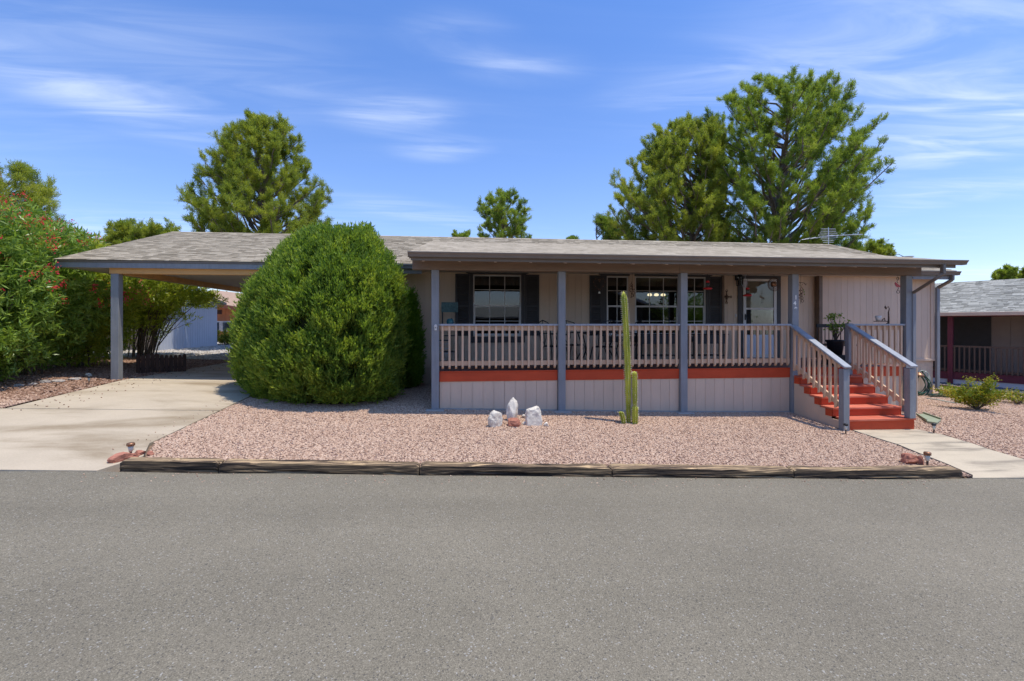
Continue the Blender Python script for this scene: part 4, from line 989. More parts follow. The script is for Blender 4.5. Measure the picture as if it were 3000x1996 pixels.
# heart-shaped beaded ornament
hx_, hz_ = Xat(1756, 9.6), Zat(1756, 832, 9.6)
e = empty('beaded_ornament', (hx_, 9.6, hz_), label='heart-shaped beaded wire ornament with a small brass bell by the left shutter', cat='hanging ornament')
pts = []
for k in range(25):
    a = 2 * math.pi * k / 24; pts.append((.11 * math.sin(a) ** 3 * 1.1, 0, .012 * (13 * math.cos(a) - 5 * math.cos(2 * a) - 2 * math.cos(3 * a) - math.cos(4 * a)) * .75))
b = MB(); b.tube(pts, .004, 5); b.tube([(0, 0, .06), (0, 0, 2.84 - hz_)], .003, 5); b.build('wire', MT['rust'], e, local=True)
for k in range(0, 24, 2): MB().lathe([(.003, -.010), (.010, 0), (.003, .010)], (pts[k][0], 0, pts[k][2]), 7).build('bead', MT['copper'], e, local=True)
MB().lathe([(.022, -.20), (.018, -.17), (.006, -.155)], (0, 0, 0), 10).build('bell', MT['lens'], e, local=True)
# cardinal ornament at the right post
bx, bz = Xat(2630, 9.5), Zat(2630, 835, 9.5)
e = empty('cardinal_ornament', (bx, 9.5, bz), label='flat red cardinal on an iron scroll hanging by the rightmost porch post', cat='hanging ornament')
MB().prism([(-.075, .03), (-.06, .06), (-.035, .045), (.0, .02), (.04, -.01), (.10, -.055), (.085, -.065), (.03, -.045), (-.01, -.05), (-.045, -.03)], -.005, .005).build('bird', MT['plast_red'], e, local=True)
b = MB(); b.tube([(0, 0, .17), (.02, 0, .12), (-.02, 0, .08), (.01, 0, .04)], .005, 6); b.ring((.0, 0, .14), .03, .004, 14); b.tube([(0, 0, -.03), (.02, 0, -.08), (-.01, 0, -.12)], .005, 6); b.ring((.01, 0, -.15), .035, .005, 14)
b.tube([(0, 0, .17), (0, 0, 2.83 - bz)], .003, 5); b.build('scroll', MT['metal'], e, local=True)

# ---------------------------------------------------------------- things standing on the deck
# bronze arm with a white cup, standing on the short railing
x0_, z0_ = Xat(2603, YP), CAPZ
e = empty('iron_pot_stand', (x0_, YP, z0_), label='dark iron pot stand with curling vine on the railing right of the stair', cat='plant stand')
b = MB(); b.tube([(0, 0, 0), (.005, 0, .12), (.0, 0, .24), (.02, 0, .31), (.0, 0, .36), (-.03, 0, .35), (-.05, 0, .31)], [.018, .015, .013, .008, .007, .007, .005], 8)
b.tube([(-.05, 0, .31), (-.08, 0, .36)], .012, 6); b.lathe([(.002, -.03), (.018, 0), (.002, .04)], (-.075, 0, .345), 8); b.box(-.30, -.06, -.05, .05, .045, .06)
b.tube([(-.16, 0, .05), (-.12, 0, .10), (-.09, 0, .12), (-.08, 0, .06), (-.03, 0, .05), (0, 0, .04)], .009, 6); b.tube([(0, 0, .04), (-.05, 0, 0)], .008, 6); b.build('frame', MT['rust'], e, local=True)
o = MB().lathe([(.035, 0), (.05, .05), (.058, .105), (.052, .105), (.045, .06), (.03, .012)], (0, 0, 0), 20).build('cup', MT['cup'], None, True)
o.location = (x0_ - .235, YP, z0_ + .062); tag(o, 'small white ceramic cup on the iron stand above the railing', 'cup')
# potted plant
pp_ = Vector((Xat(2447, 9.75), 9.75, FL))
e = empty('potted_plant', pp_, label='leafy green plant in a large black pot behind the stair railing', cat='potted plant')
pz = Zat(2447, 1010, 9.75) - FL
MB().lathe([(.13, 0), (.17, .28), (.19, .30), (.19, .33), (.165, .33), (.15, .28)], (0, 0, .22), 24).build('pot', MT['pot'], e, True, local=True)
MB().box(-.18, .18, -.18, .18, 0, .22).build('stand', MT['metal'], e, local=True)
b = MB(); tips = []
for k in range(14):
    a = random.uniform(0, 6.28); r_ = random.uniform(.05, .24); z = random.uniform(.75, 1.10); p = (r_ * math.cos(a), r_ * math.sin(a), z); tips.append(p); b.tube([(0, 0, .5), (p[0] * .4, p[1] * .4, .7), p], [.010, .007, .003], 5)
b.build('stem', MT['twig'], e, local=True)
T = np.array(tips); P = np.repeat(T, 16, 0) + RNG.normal(0, .05, (len(T) * 16, 3)); V, Fq = leaves(P, RNG.normal(size=P.shape) + [0, 0, .3], RNG.uniform(.05, .09, len(P)), .035); link('foliage', npmesh('foliage', V, Fq, MT['ole']), e, True)
# iron bench behind the pot
e = empty('iron_bench', (Xat(2440, 10.4), 10.4, FL), label='black iron bench back behind the potted plant', cat='bench')
b = MB(); b.box(-.42, .42, -.02, .02, .82, .90); b.box(-.42, .42, -.02, .02, .40, .44)
for k in range(9): b.tube([(-.40 + k * .1, 0, .42), (-.40 + k * .1, 0, .84)], .009, 6)
b.build('backrest', MT['metal'], e, local=True); MB().box(-.42, .42, -.42, -.02, .40, .43).build('seat', MT['metal'], e, local=True, bevel=.005)
for a in (-.40, .40):
    for c in (-.40, 0): MB().tube([(a, c, 0), (a, c, .40)], .012, 6).build('leg', MT['metal'], e, local=True)
# patio chairs
def chair(label):
    e = empty('patio_chair', (0, 0, 0), label=label, cat='chair', group='black iron chairs round the patio table')
    b = MB(); b.tube([(-.22, .2, .42), (-.25, .25, .75), (-.2, .28, .93), (0, .30, .98), (.2, .28, .93), (.25, .25, .75), (.22, .2, .42)], .012, 8)
    for s in (-1, 1): b.tube([(0, .25, .45), (s * .10, .27, .60), (s * .12, .28, .75), (0, .29, .9)], .008, 6)
    b.tube([(0, .24, .43), (0, .30, .97)], .008, 6); b.build('backrest', MT['metal'], e, local=True)
    MB().lathe([(.02, .405), (.235, .41), (.24, .425), (.23, .435), (.02, .43)], (0, 0, 0), 20).build('seat', MT['metal'], e, local=True)
    for sx in (-1, 1):
        b = MB(); b.tube([(sx * .24, .24, .70), (sx * .28, .05, .69), (sx * .27, -.18, .66), (sx * .25, -.2, .55)], .011, 6); b.build('armrest', MT['metal'], e, local=True)
        for sy in (-1, 1): MB().tube([(sx * .18, sy * .18, .41), (sx * .23, sy * .20, .18), (sx * .26, sy * .27, 0)], .012, 6).build('leg', MT['metal'], e, local=True)
    return e
tx, ty = Xat(1755, 10.35), 10.35
c0 = None
for (u, y, rz, lb) in ((1625, 10.2, 1.9, 'black iron chair behind the second porch post, left end of the table'), (1680, 10.75, .35, 'black iron chair with looped back at the left rear of the patio table'),
                       (1770, 9.85, 3.3, 'black iron chair on the near side of the patio table'), (1840, 10.6, -1.5, 'black iron chair at the right end of the patio table behind the cactus')):
    if c0 is None: c0 = chair(lb); c = c0
    else: c = copy_tree(c0)
    c.location = (Xat(u, y), y, FL); c.rotation_euler = (0, 0, rz); c['label'] = lb
e = empty('patio_table', (Xat(1745, 10.35), 10.35, FL), label='oval black iron patio table behind the porch railing', cat='table')
b = MB().lathe([(.40, .70), (.43, .705), (.43, .72), (.40, .725)], (0, 0, 0), 28); b.v = [(v[0] * 1.35, v[1], v[2]) for v in b.v]; b.build('tabletop', MT['metal'], e, local=True)
for a in (-1, 1):
    for c in (-1, 1): MB().tube([(a * .35, c * .22, .70), (a * .25, c * .15, .35), (a * .42, c * .28, 0)], .014, 6).build('leg', MT['metal'], e, local=True)
# two dark console tables under the windows
def console(u0, u1, y, label, zt=.86):
    x0, x1 = Xat(u0, y), Xat(u1, y); xm = (x0 + x1) / 2; h = (x1 - x0) / 2
    e = empty('console_table', (xm, y, FL), label=label, cat='table')
    MB().box(-h, h, -.2, .2, zt - .03, zt).build('tabletop', MT['metal'], e, local=True, bevel=.004)
    MB().box(-h + .03, h - .03, -.17, .17, .12, .145).build('shelf', MT['metal'], e, local=True)
    MB().box(-h + .02, h - .02, -.18, -.16, zt - .24, zt - .032).build('apron', MT['dark'], e, local=True)
    for a in (-1, 1):
        for c in (-1, 1): MB().box(a * (h - .03) - .015, a * (h - .03) + .015, c * .17 - .015, c * .17 + .015, 0, zt - .03).build('leg', MT['metal'], e, local=True)
console(1868, 1978, 11.3, 'long dark metal console table under the middle window', .66)
console(2020, 2122, 11.2, 'dark metal console table under the right window', .66)
# rack at the left end
e = empty('bakers_rack', (Xat(1318, 11.2), 11.2, FL), label='tall dark rack with teal patterned top panel at the left end of the porch', cat='rack')
zt = Zat(1318, 888, 11.2) - FL; hw = .17
for a in (-1, 1):
    for c in (-1, 1): MB().box(a * hw - .012, a * hw + .012, c * .14 - .012, c * .14 + .012, 0, zt).build('leg', MT['metal'], e, local=True)
for z in (.25, .62, zt - .60): MB().box(-hw, hw, -.14, .14, z, z + .02).build('shelf', MT['metal'], e, local=True)
pn = MB(); pn.box(-hw - .02, hw + .02, -.165, -.152, zt - .22, zt + .01); po = pn.build('top_panel', MT['teal'], e, local=True, bevel=.003)
o = MB().lathe([(.02, 0), (.07, .03), (.09, .09), (.07, .15), (.03, .175)], (0, 0, 0), 24).build('ball_vase', MT['tealball'], None, True)
o.location = (Xat(1319, 11.2), 11.15, Zat(1319, 955, 11.2)); e_z = o.location.z
MB().box(-hw, hw, -.14, .14, e_z - FL - .02, e_z - FL).build('shelf', MT['metal'], e, local=True)
tag(o, 'round teal glazed vase on the rack at the left end of the porch', 'vase')
# small pale chair / stand behind first railing bay
e = empty('wrought_stand', (Xat(1299, 10.2), 10.2, FL), label='low pale scrollwork stand in the corner behind the first railing bars', cat='stand')
b = MB()
for z in (.28, .38, .48): b.tube([(-.12, 0, z), (-.04, 0, z + .02), (.04, 0, z - .01), (.12, 0, z + .01)], .008, 6)
for a in (-.12, .12): b.tube([(a, 0, 0), (a * .9, 0, .56)], .009, 6); 
b.ring((0, 0, .2), .06, .006, 16); b.build('frame', MT['alu'], e, local=True)
MB().box(-.14, .14, -.02, .26, .54, .56).build('top', MT['metal'], e, local=True)
# chandelier inside, lit
e = empty('chandelier', (Xat(1923, 13.2), 13.2, Zat(1923, 866, 13.2)), label='lit three-bulb chandelier seen through the middle window', cat='chandelier')
em, nt_, bb = newmat('lit_bulb'); bb.inputs['Emission Color'].default_value = (1, .72, .42, 1); bb.inputs['Emission Strength'].default_value = 2.5; bb.inputs['Base Color'].default_value = (.8, .7, .6, 1)
b = MB(); b.tube([(0, 0, -.12), (0, 0, 2.9 - e.location.z)], .008, 6)
for a in (-.2, 0, .2): b.tube([(0, 0, -.12), (a * .6, 0, -.16), (a, 0, -.03)], .008, 6)
b.build('frame', MT['metal'], e, local=True)
for a in (-.2, 0, .2): MB().lathe([(.03, -.02), (.07, .0), (.06, .04), (.02, .06)], (a, 0, 0), 12).build('lamp_shade', em, e, True, local=True)

# ---------------------------------------------------------------- roof-top things
axp = Vector((Xat(2427, 15.9), 15.9, RIDGE_Z))
e = empty('tv_antenna', axp, label='white metal television antenna standing on the roof ridge', cat='antenna')
b = MB(); b.tube([(0, 0, -.05), (0, 0, .66)], .014, 8); b.build('mast', MT['alu'], e, local=True)
b = MB(); b.tube([(-.95, .1, .22), (.0, 0, .36), (1.25, -.1, .42)], .012, 6)
for z, l in ((.60, .28), (.52, .3), (.45, .34), (.38, .40), (.30, .38), (.24, .30), (.18, .24), (.12, .2)): b.tube([(-l, 0, z), (l, 0, z + .01)], .008, 5)
for k in range(7): b.tube([(-.9 + k * .2, -.25, .24 + k * .02), (-.9 + k * .2, .25, .24 + k * .02)], .006, 5)
b.build('boom', MT['alu'], e, local=True)
dx_p = Vector((Xat(2652, 17.5), 17.5, Zat(2652, 752, 17.5)))
e = empty('satellite_dish', dx_p, label='small white satellite dish behind the right end of the roof', cat='satellite dish')
b = MB().lathe([(.02, -.08), (.14, -.055), (.23, .0), (.22, .0), (.13, -.045), (.01, -.065)], (.1, 0, 0), 20); b.build('dish', MT['white'], e, True, local=True)
b = MB(); b.tube([(.1, 0, -.08), (0, .1, -.2), (0, .1, EAVE_Z + .5 - dx_p.z)], .02, 8); b.tube([(-.08, 0, 0), (-.3, 0, .09), (-.42, 0, .06)], .012, 6); b.build('arm', MT['metal'], e, local=True)

# ---------------------------------------------------------------- plants
def cyl_cactus(parent, base, h, r, seed, lean=(0, 0), name='stem'):
    """ribbed column with a domed top"""
    rr = random.Random(seed); ribs = 7; n = ribs * 6; rings = 34; b = MB(); V = []; bx_, by_, bz_ = base
    wv = [rr.uniform(-.004, .004) for _ in range(rings)]
    for i in range(rings):
        t_ = i / (rings - 1); z = h * (1 - (1 - t_) ** 1.0)
        rad = r * (.72 + .28 * min(1, t_ * 3)) * (1 - .10 * abs(math.sin(t_ * 9 + seed)))
        if t_ > .93: rad *= math.sqrt(max(0, 1 - ((t_ - .93) / .07) ** 2)) * .98 + .02
        for j in range(n):
            a = 2 * math.pi * j / n; q = rad * (1 + .27 * math.cos(ribs * a)); V.append((bx_ + lean[0] * t_ * t_ + wv[i] + q * math.cos(a), by_ + lean[1] * t_ + q * math.sin(a), bz_ + z))
    b.add(V, [(i * n + j, i * n + (j + 1) % n, (i + 1) * n + (j + 1) % n, (i + 1) * n + j) for i in range(rings - 1) for j in range(n)] + [tuple((rings - 1) * n + j for j in range(n))])
    o = b.build(name, MT['cactus'], parent, True)
    P = []; D = []
    for j in range(ribs):
        a = 2 * math.pi * j / ribs
        for k in range(int(h / .035)):
            t_ = (k + .5) / int(h / .035); rad = r * (.72 + .28 * min(1, t_ * 3)) * 1.18
            if t_ > .95: rad *= .6
            c = Vector((bx_ + lean[0] * t_ * t_ + rad * math.cos(a), by_ + lean[1] * t_ + rad * math.sin(a), bz_ + h * t_))
            for _ in range(4): P.append(tuple(c)); D.append((math.cos(a) + rr.uniform(-.7, .7), math.sin(a) + rr.uniform(-.7, .7), rr.uniform(-.4, .8)))
    V, Fq = leaves(np.array(P), np.array(D), .026, .009); s = link('spines', npmesh('spines', V, Fq, MT['spine']), o); s['kind'] = 'stuff'
cb = ongr(1838, 1240)
cac = empty('columnar_cactus', cb, label='tall ribbed column cactus with two shorter arms in the gravel bed', cat='cactus')
sc_ = FPX / (cb.y * math.cos(THETA) + cb.x * math.sin(THETA))
H = (1240 - 853) / sc_
cyl_cactus(cac, (cb.x + .02, cb.y, cb.z - .03), H + .03, .047, 1, (-.09, 0))
cyl_cactus(cac, (cb.x + .115, cb.y - .06, cb.z - .03), .34, .050, 2, (.0, 0)); cyl_cactus(cac, (cb.x + .115, cb.y - .06, cb.z + .30), .63, .040, 4, (-.01, 0))
cyl_cactus(cac, (cb.x - .085, cb.y - .05, cb.z - .03), .25, .038, 3, (-.06, 0))

def dome_bush(F, rows, n, m, seed, name, label, spr=.085, depth=.85, kind_cat='shrub'):
    """dense evergreen: upright sprays over a lumpy body whose width at each height is read from rows (v, left u, right u)"""
    rg = np.random.default_rng(seed); s = FPX / F
    vs = np.array([r[0] for r in rows][::-1], float); ul = np.array([r[1] for r in rows][::-1], float); ur = np.array([r[2] for r in rows][::-1], float)
    p0 = at((ul.mean() + ur.mean()) / 2, 949, F); gz = G2(p0.x, p0.y); e = empty(name, (p0.x, p0.y, gz), label=label, cat=kind_cat)
    zs = EYE + (949 - vs) / s; cu = (ul + ur) / 2; rr_ = (ur - ul) / 2 / s; cx = (cu - 1500) / s
    zlo, zhi = zs[0], zs[-1] - spr * .8; rr_ = rr_ - spr * .7; c_, s_ = math.cos(THETA), math.sin(THETA)
    def place(z, a, k, dz=0.0):
        r = np.interp(z, zs, rr_) * k; D = F + np.sin(a) * r * depth; q = D / F; X = (np.interp(z, zs, cx) + np.cos(a) * r) * q
        return np.stack([X * c_ + D * s_, D * c_ - X * s_, EYE + (z - EYE) * q + dz], -1)
    # more samples where the body turns over at the top
    z = zlo + (zhi - zlo) * rg.uniform(0, 1, n * 4); a = rg.uniform(0, 2 * math.pi, n * 4)
    rz = np.interp(z, zs, rr_); sl = (np.interp(z + .05, zs, rr_) - np.interp(z - .05, zs, rr_)) / .1
    wgt = rz * np.sqrt(1 + sl ** 2); keep = rg.uniform(0, wgt.max(), len(z)) < wgt; z, a, sl = z[keep][:n], a[keep][:n], sl[keep][:n]
    q = np.stack([np.cos(a) * 2, np.sin(a) * 2, z * 1.15], 1)
    lump = np.array([mnoise.noise(Vector(x) * 1.1 + Vector((seed, 0, 0))) * .05 + mnoise.noise(Vector(x) * 2.8 + Vector((0, seed, 0))) * .07 + mnoise.noise(Vector(x) * 7.5) * .12 for x in q.tolist()])
    pit = np.array([mnoise.noise(Vector((x[0] * 1.9, x[1] * 1.9, x[2] * 1.5 + seed))) for x in q.tolist()]); lump = lump - np.clip(pit - .24, 0, 1) * 1.1
    P = place(z, a, (1 + lump) * rg.uniform(.93, 1.0, len(z)))
    P[:, 2] = np.maximum(P[:, 2], gz + .02); N = len(P)
    nx, nd = np.cos(a), np.sin(a); nrm = unit(np.stack([nx * c_ + nd * s_, nd * c_ - nx * s_, -sl], 1))
    k = 12; Pm = np.repeat(P, k, 0); no = np.repeat(nrm, k, 0)
    ax = unit(no * .55 + [0, 0, 1.0] + np.repeat(rg.normal(0, .25, (N, 3)), k, 0)); t_ = rg.uniform(0, 1, (len(Pm), 1)); ln = np.repeat(rg.uniform(.4, 1.8, (N, 1)) ** 1.1, k, 0)
    B = Pm + ax * t_ * spr * ln; D = unit(ax + rg.normal(0, .36, ax.shape) + [0, 0, .15])
    V, Fq = leaves(B, D, rg.uniform(.5, 1.05, len(B)) * spr * .62, rg.uniform(.10, .17, len(B)) * spr)
    link('foliage', npmesh('foliage', V, Fq, m), e)
    b = MB(); nn, mm = 26, 14; V = []  # closed dark inner body put in so the foliage isn't see-through
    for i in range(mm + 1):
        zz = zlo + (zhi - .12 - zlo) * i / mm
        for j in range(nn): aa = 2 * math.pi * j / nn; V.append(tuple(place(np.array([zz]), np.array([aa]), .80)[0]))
    b.add(V, [(i * nn + j, i * nn + (j + 1) % nn, (i + 1) * nn + (j + 1) % nn, (i + 1) * nn + j) for i in range(mm) for j in range(nn)] + [tuple(mm * nn + j for j in range(nn))]); b.build('dark_core', MT['bushcore'], e)
    return e
MT['bushcore'] = mat('dark_bush_core', (.035, .040, .012), .95, .4, 20)
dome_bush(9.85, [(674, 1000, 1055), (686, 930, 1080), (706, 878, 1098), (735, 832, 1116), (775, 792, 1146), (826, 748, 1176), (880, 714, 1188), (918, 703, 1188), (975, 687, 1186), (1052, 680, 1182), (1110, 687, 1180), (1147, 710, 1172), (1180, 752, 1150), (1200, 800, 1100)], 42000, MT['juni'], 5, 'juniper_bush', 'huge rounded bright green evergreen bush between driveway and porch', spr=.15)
dome_bush(11.05, [(852, 1192, 1208), (880, 1170, 1222), (950, 1130, 1232), (1030, 1110, 1240), (1100, 1110, 1238), (1150, 1120, 1222), (1172, 1130, 1200)], 8000, MT['juni_shade'], 9, 'juniper_bush', 'narrow evergreen, its green darkened for shade, behind the right side of the big bush', spr=.13)

def pine(u, F, rows, seed, label, m, ntip=90, needles=26, tw=1.0, lean=0., cat='tree', grp='trees behind the house', base_v=None, plume=1.0, leanv=.9):
    """open-crowned pine: trunk, rising limbs, a plume of needle tufts at the end of each; rows (v, left u, right u) give its breadth"""
    rg = np.random.default_rng(seed); rr = random.Random(seed); s = FPX / F; p = at(u, 949, F); gz = .2
    vs = [r[0] for r in rows][::-1]; zs = [EYE + (949 - v) / s for v in vs]; top = zs[-1]; H = top - gz; c_, s_ = math.cos(THETA), math.sin(THETA)
    rl = [(u - r[1]) / s for r in rows][::-1]; rw = [(r[2] - u) / s for r in rows][::-1]
    e = empty('pine_tree', (p.x, p.y, gz), label=label, cat=cat, group=grp)
    tc_ = (rw[-1] - rl[-1]) / 2
    tp = []
    for i in range(10):
        t_ = i / 9; off = tc_ * t_ ** 2; tp.append(Vector((p.x + off * c_ + rr.uniform(-.1, .1) * t_, p.y - off * s_ + rr.uniform(-.1, .1) * t_, gz + H * t_ * .93)))
    tr = MB(); tr.tube(tp, [max(.02, .019 * H * (1 - i / 9) ** .9 + .01) for i in range(10)], 10); tr.build('trunk', MT['bark'], e, True)
    def trunk(z):
        t_ = (z - gz) / (H * .93) * 9; i = min(8, max(0, int(t_))); return tp[i].lerp(tp[i + 1], min(1, max(0, t_ - i)))
    lm = MB(); tuft = []; tdir = []; zlow = zs[0]; zlow_ = zlow
    for i in range(ntip):
        f = (i + rr.random()) / ntip; zt = zlow + (top - .35 - zlow) * f ** .9
        a = i * 2.39996 + rr.uniform(-.5, .5); L_, R_ = np.interp(zt, zs, rl), np.interp(zt, zs, rw)
        cx = (R_ - L_) / 2; rad = (R_ + L_) / 2; q = rr.uniform(.25, 1) ** .5 if i % 2 else 1.0
        rad = max(.15, rad - .22); x = cx + math.cos(a) * rad * q; d = math.sin(a) * rad * q * .95
        q_ = (F + d) / F; x *= q_; zt2 = EYE + (zt - EYE) * q_; tip = Vector((p.x + x * c_ + d * s_, p.y - x * s_ + d * c_, zt2 + rr.uniform(-.15, .05))); zt = zt2
        hr = math.hypot(x - tc_ * .3, d); z0 = max(gz + H * .10, zt - hr * rr.uniform(.55, 1.05) - .3); z0 = min(z0, gz + H * .9); st = trunk(z0); ln = (tip - st).length
        mid = st.lerp(tip, .55) + Vector((0, 0, -.10 * ln)); pts = []
        for k in range(8):
            t_ = k / 7; pts.append(st * (1 - t_) ** 2 + mid * 2 * t_ * (1 - t_) + tip * t_ * t_ + Vector((rr.uniform(-1, 1), rr.uniform(-1, 1), rr.uniform(-1, 1))) * .02 * ln)
        r0 = min(.085, .012 + .015 * ln); lm.tube(pts, [r0 * (1 - k / 8.2) + .004 for k in range(8)], 5)
        az = (tip - pts[5]).normalized(); nb = int((7 + ln * 2.6) * plume)
        for k in range(nb):
            t_ = .42 + .58 * ((k + rr.random()) / nb) ** .7; g = t_ * 7; gi = min(6, int(g)); c = pts[gi].lerp(pts[gi + 1], g - gi)
            w = (az * .55 + Vector((rr.gauss(0, .6), rr.gauss(0, .6), rr.gauss(.25, .45)))).normalized(); bl = rr.uniform(.25, .62) * (1.2 - .5 * t_) * min(1.25, .6 + ln * .12)
            ep = c + w * bl; lm.tube([c, c.lerp(ep, .5) + Vector((0, 0, -.02)), ep], [.011, .007, .003], 4)
            for j in range(4):
                t2 = .35 + .65 * (j + 1) / 4; cc = c.lerp(ep, t2); dd = (w * .8 + Vector((rr.gauss(0, .45), rr.gauss(0, .45), rr.gauss(.45, .3)))).normalized()
                tuft.append(tuple(cc)); tdir.append(tuple(dd)); cc = cc + dd * rr.uniform(.08, .16); tuft.append(tuple(cc)); tdir.append((dd.x, dd.y, dd.z + .4))
    lo = lm.build('limbs', MT['bark'], e); lo['kind'] = 'stuff'
    T = np.array(tuft); D = unit(np.array(tdir)); k = needles
    P = np.repeat(T, k, 0); A = np.repeat(D, k, 0); P = P + A * rg.uniform(-.07, .10, (len(P), 1)) + rg.normal(0, .025, P.shape)
    Dn = unit(A * .8 + rg.normal(0, .5, A.shape)); V, Fq = leaves(P, Dn, rg.uniform(.10, .19, len(P)) * tw, rg.uniform(.011, .018, len(P)) * tw * max(1, F / 22), mid=.6)
    link('crown', npmesh('crown', V, Fq, m), e)
    b = MB()
    for c in rr.sample(tuft, min(len(tuft), int(ntip * 1.2))): b.lathe([(.008, -.05), (.032, -.01), (.02, .03), (.004, .05)], (c[0], c[1], c[2] - .08), 6)
    co = b.build('pine_cones', MT['twig'], e); co['kind'] = 'stuff'
    return e
pine(2264, 23.5, [(200, 2300, 2345), (225, 2225, 2410), (270, 2130, 2500), (345, 2085, 2530), (430, 2060, 2592), (510, 2040, 2585), (600, 2020, 2555), (680, 2040, 2515), (730, 2100, 2460)], 11, 'tallest pine with a straight dark trunk behind the right half of the roof', MT['pineb'], 135)
pine(2003, 24.5, [(332, 2065, 2110), (350, 2000, 2115), (375, 1925, 2120), (424, 1880, 2130), (480, 1865, 2130), (518, 1800, 2130), (586, 1782, 2140), (640, 1790, 2140), (720, 1830, 2150)], 12, 'broad pine leaning left beside the tallest one, above the cactus', MT['pine'], 125)
pine(774, 22.5, [(327, 745, 790), (350, 719, 803), (370, 695, 850), (412, 632, 880), (466, 608, 888), (512, 600, 922), (545, 562, 936), (590, 538, 970), (650, 575, 982), (710, 600, 960)], 13, 'cone-laden pine rising above the big bush and carport roof', MT['pine'], 115)
pine(1478, 33, [(550, 1455, 1485), (575, 1420, 1520), (600, 1396, 1552), (640, 1392, 1556), (700, 1396, 1560)], 14, 'small round-topped pine above the middle of the roof', MT['pineb'], 36, 14, 1.15)
pine(0, 19.5, [(462, -30, 30), (490, -120, 60), (540, -140, 125), (600, -150, 132), (700, -150, 150)], 15, 'pine at the left edge behind the flowering oleanders', MT['pine'], 70, 14)
pine(1770, 28, [(620, 1736, 1752), (650, 1745, 1800), (690, 1760, 1850), (730, 1760, 1880)], 16, 'slender sparse pine tip left of the broad pine', MT['pineb'], 26, 14)
pine(400, 30, [(640, 370, 420), (660, 345, 500), (690, 320, 508), (740, 300, 508)], 18, 'low pine just left of the carport roof peak', MT['pine'], 60, 14, 1.2)
pine(1358, 42, [(674, 1345, 1375), (690, 1325, 1385), (730, 1320, 1385)], 19, 'tiny distant tree top left of the small pine', MT['pineb'], 14, 14, 1.5)
pine(1680, 42, [(690, 1668, 1692), (700, 1650, 1702), (730, 1650, 1702)], 20, 'tiny distant tree top right of the small pine', MT['pineb'], 12, 14, 1.5)
pine(2545, 34, [(700, 2505, 2560), (720, 2480, 2600), (745, 2480, 2616), (790, 2480, 2616)], 21, 'low round tree beside the antenna at the right end of the roof', MT['pine'], 40, 14, 1.3)
pine(2985, 42, [(778, 2970, 3010), (795, 2935, 3060), (815, 2930, 3070), (840, 2930, 3070)], 22, 'rounded tree top above the grey neighbouring roof', MT['pineb'], 44, 16, 1.5)
pine(667, 60, [(858, 660, 670), (866, 655, 680), (890, 650, 685)], 24, 'distant tree top seen under the carport roof', MT['pineb'], 10, 12, 1.5)

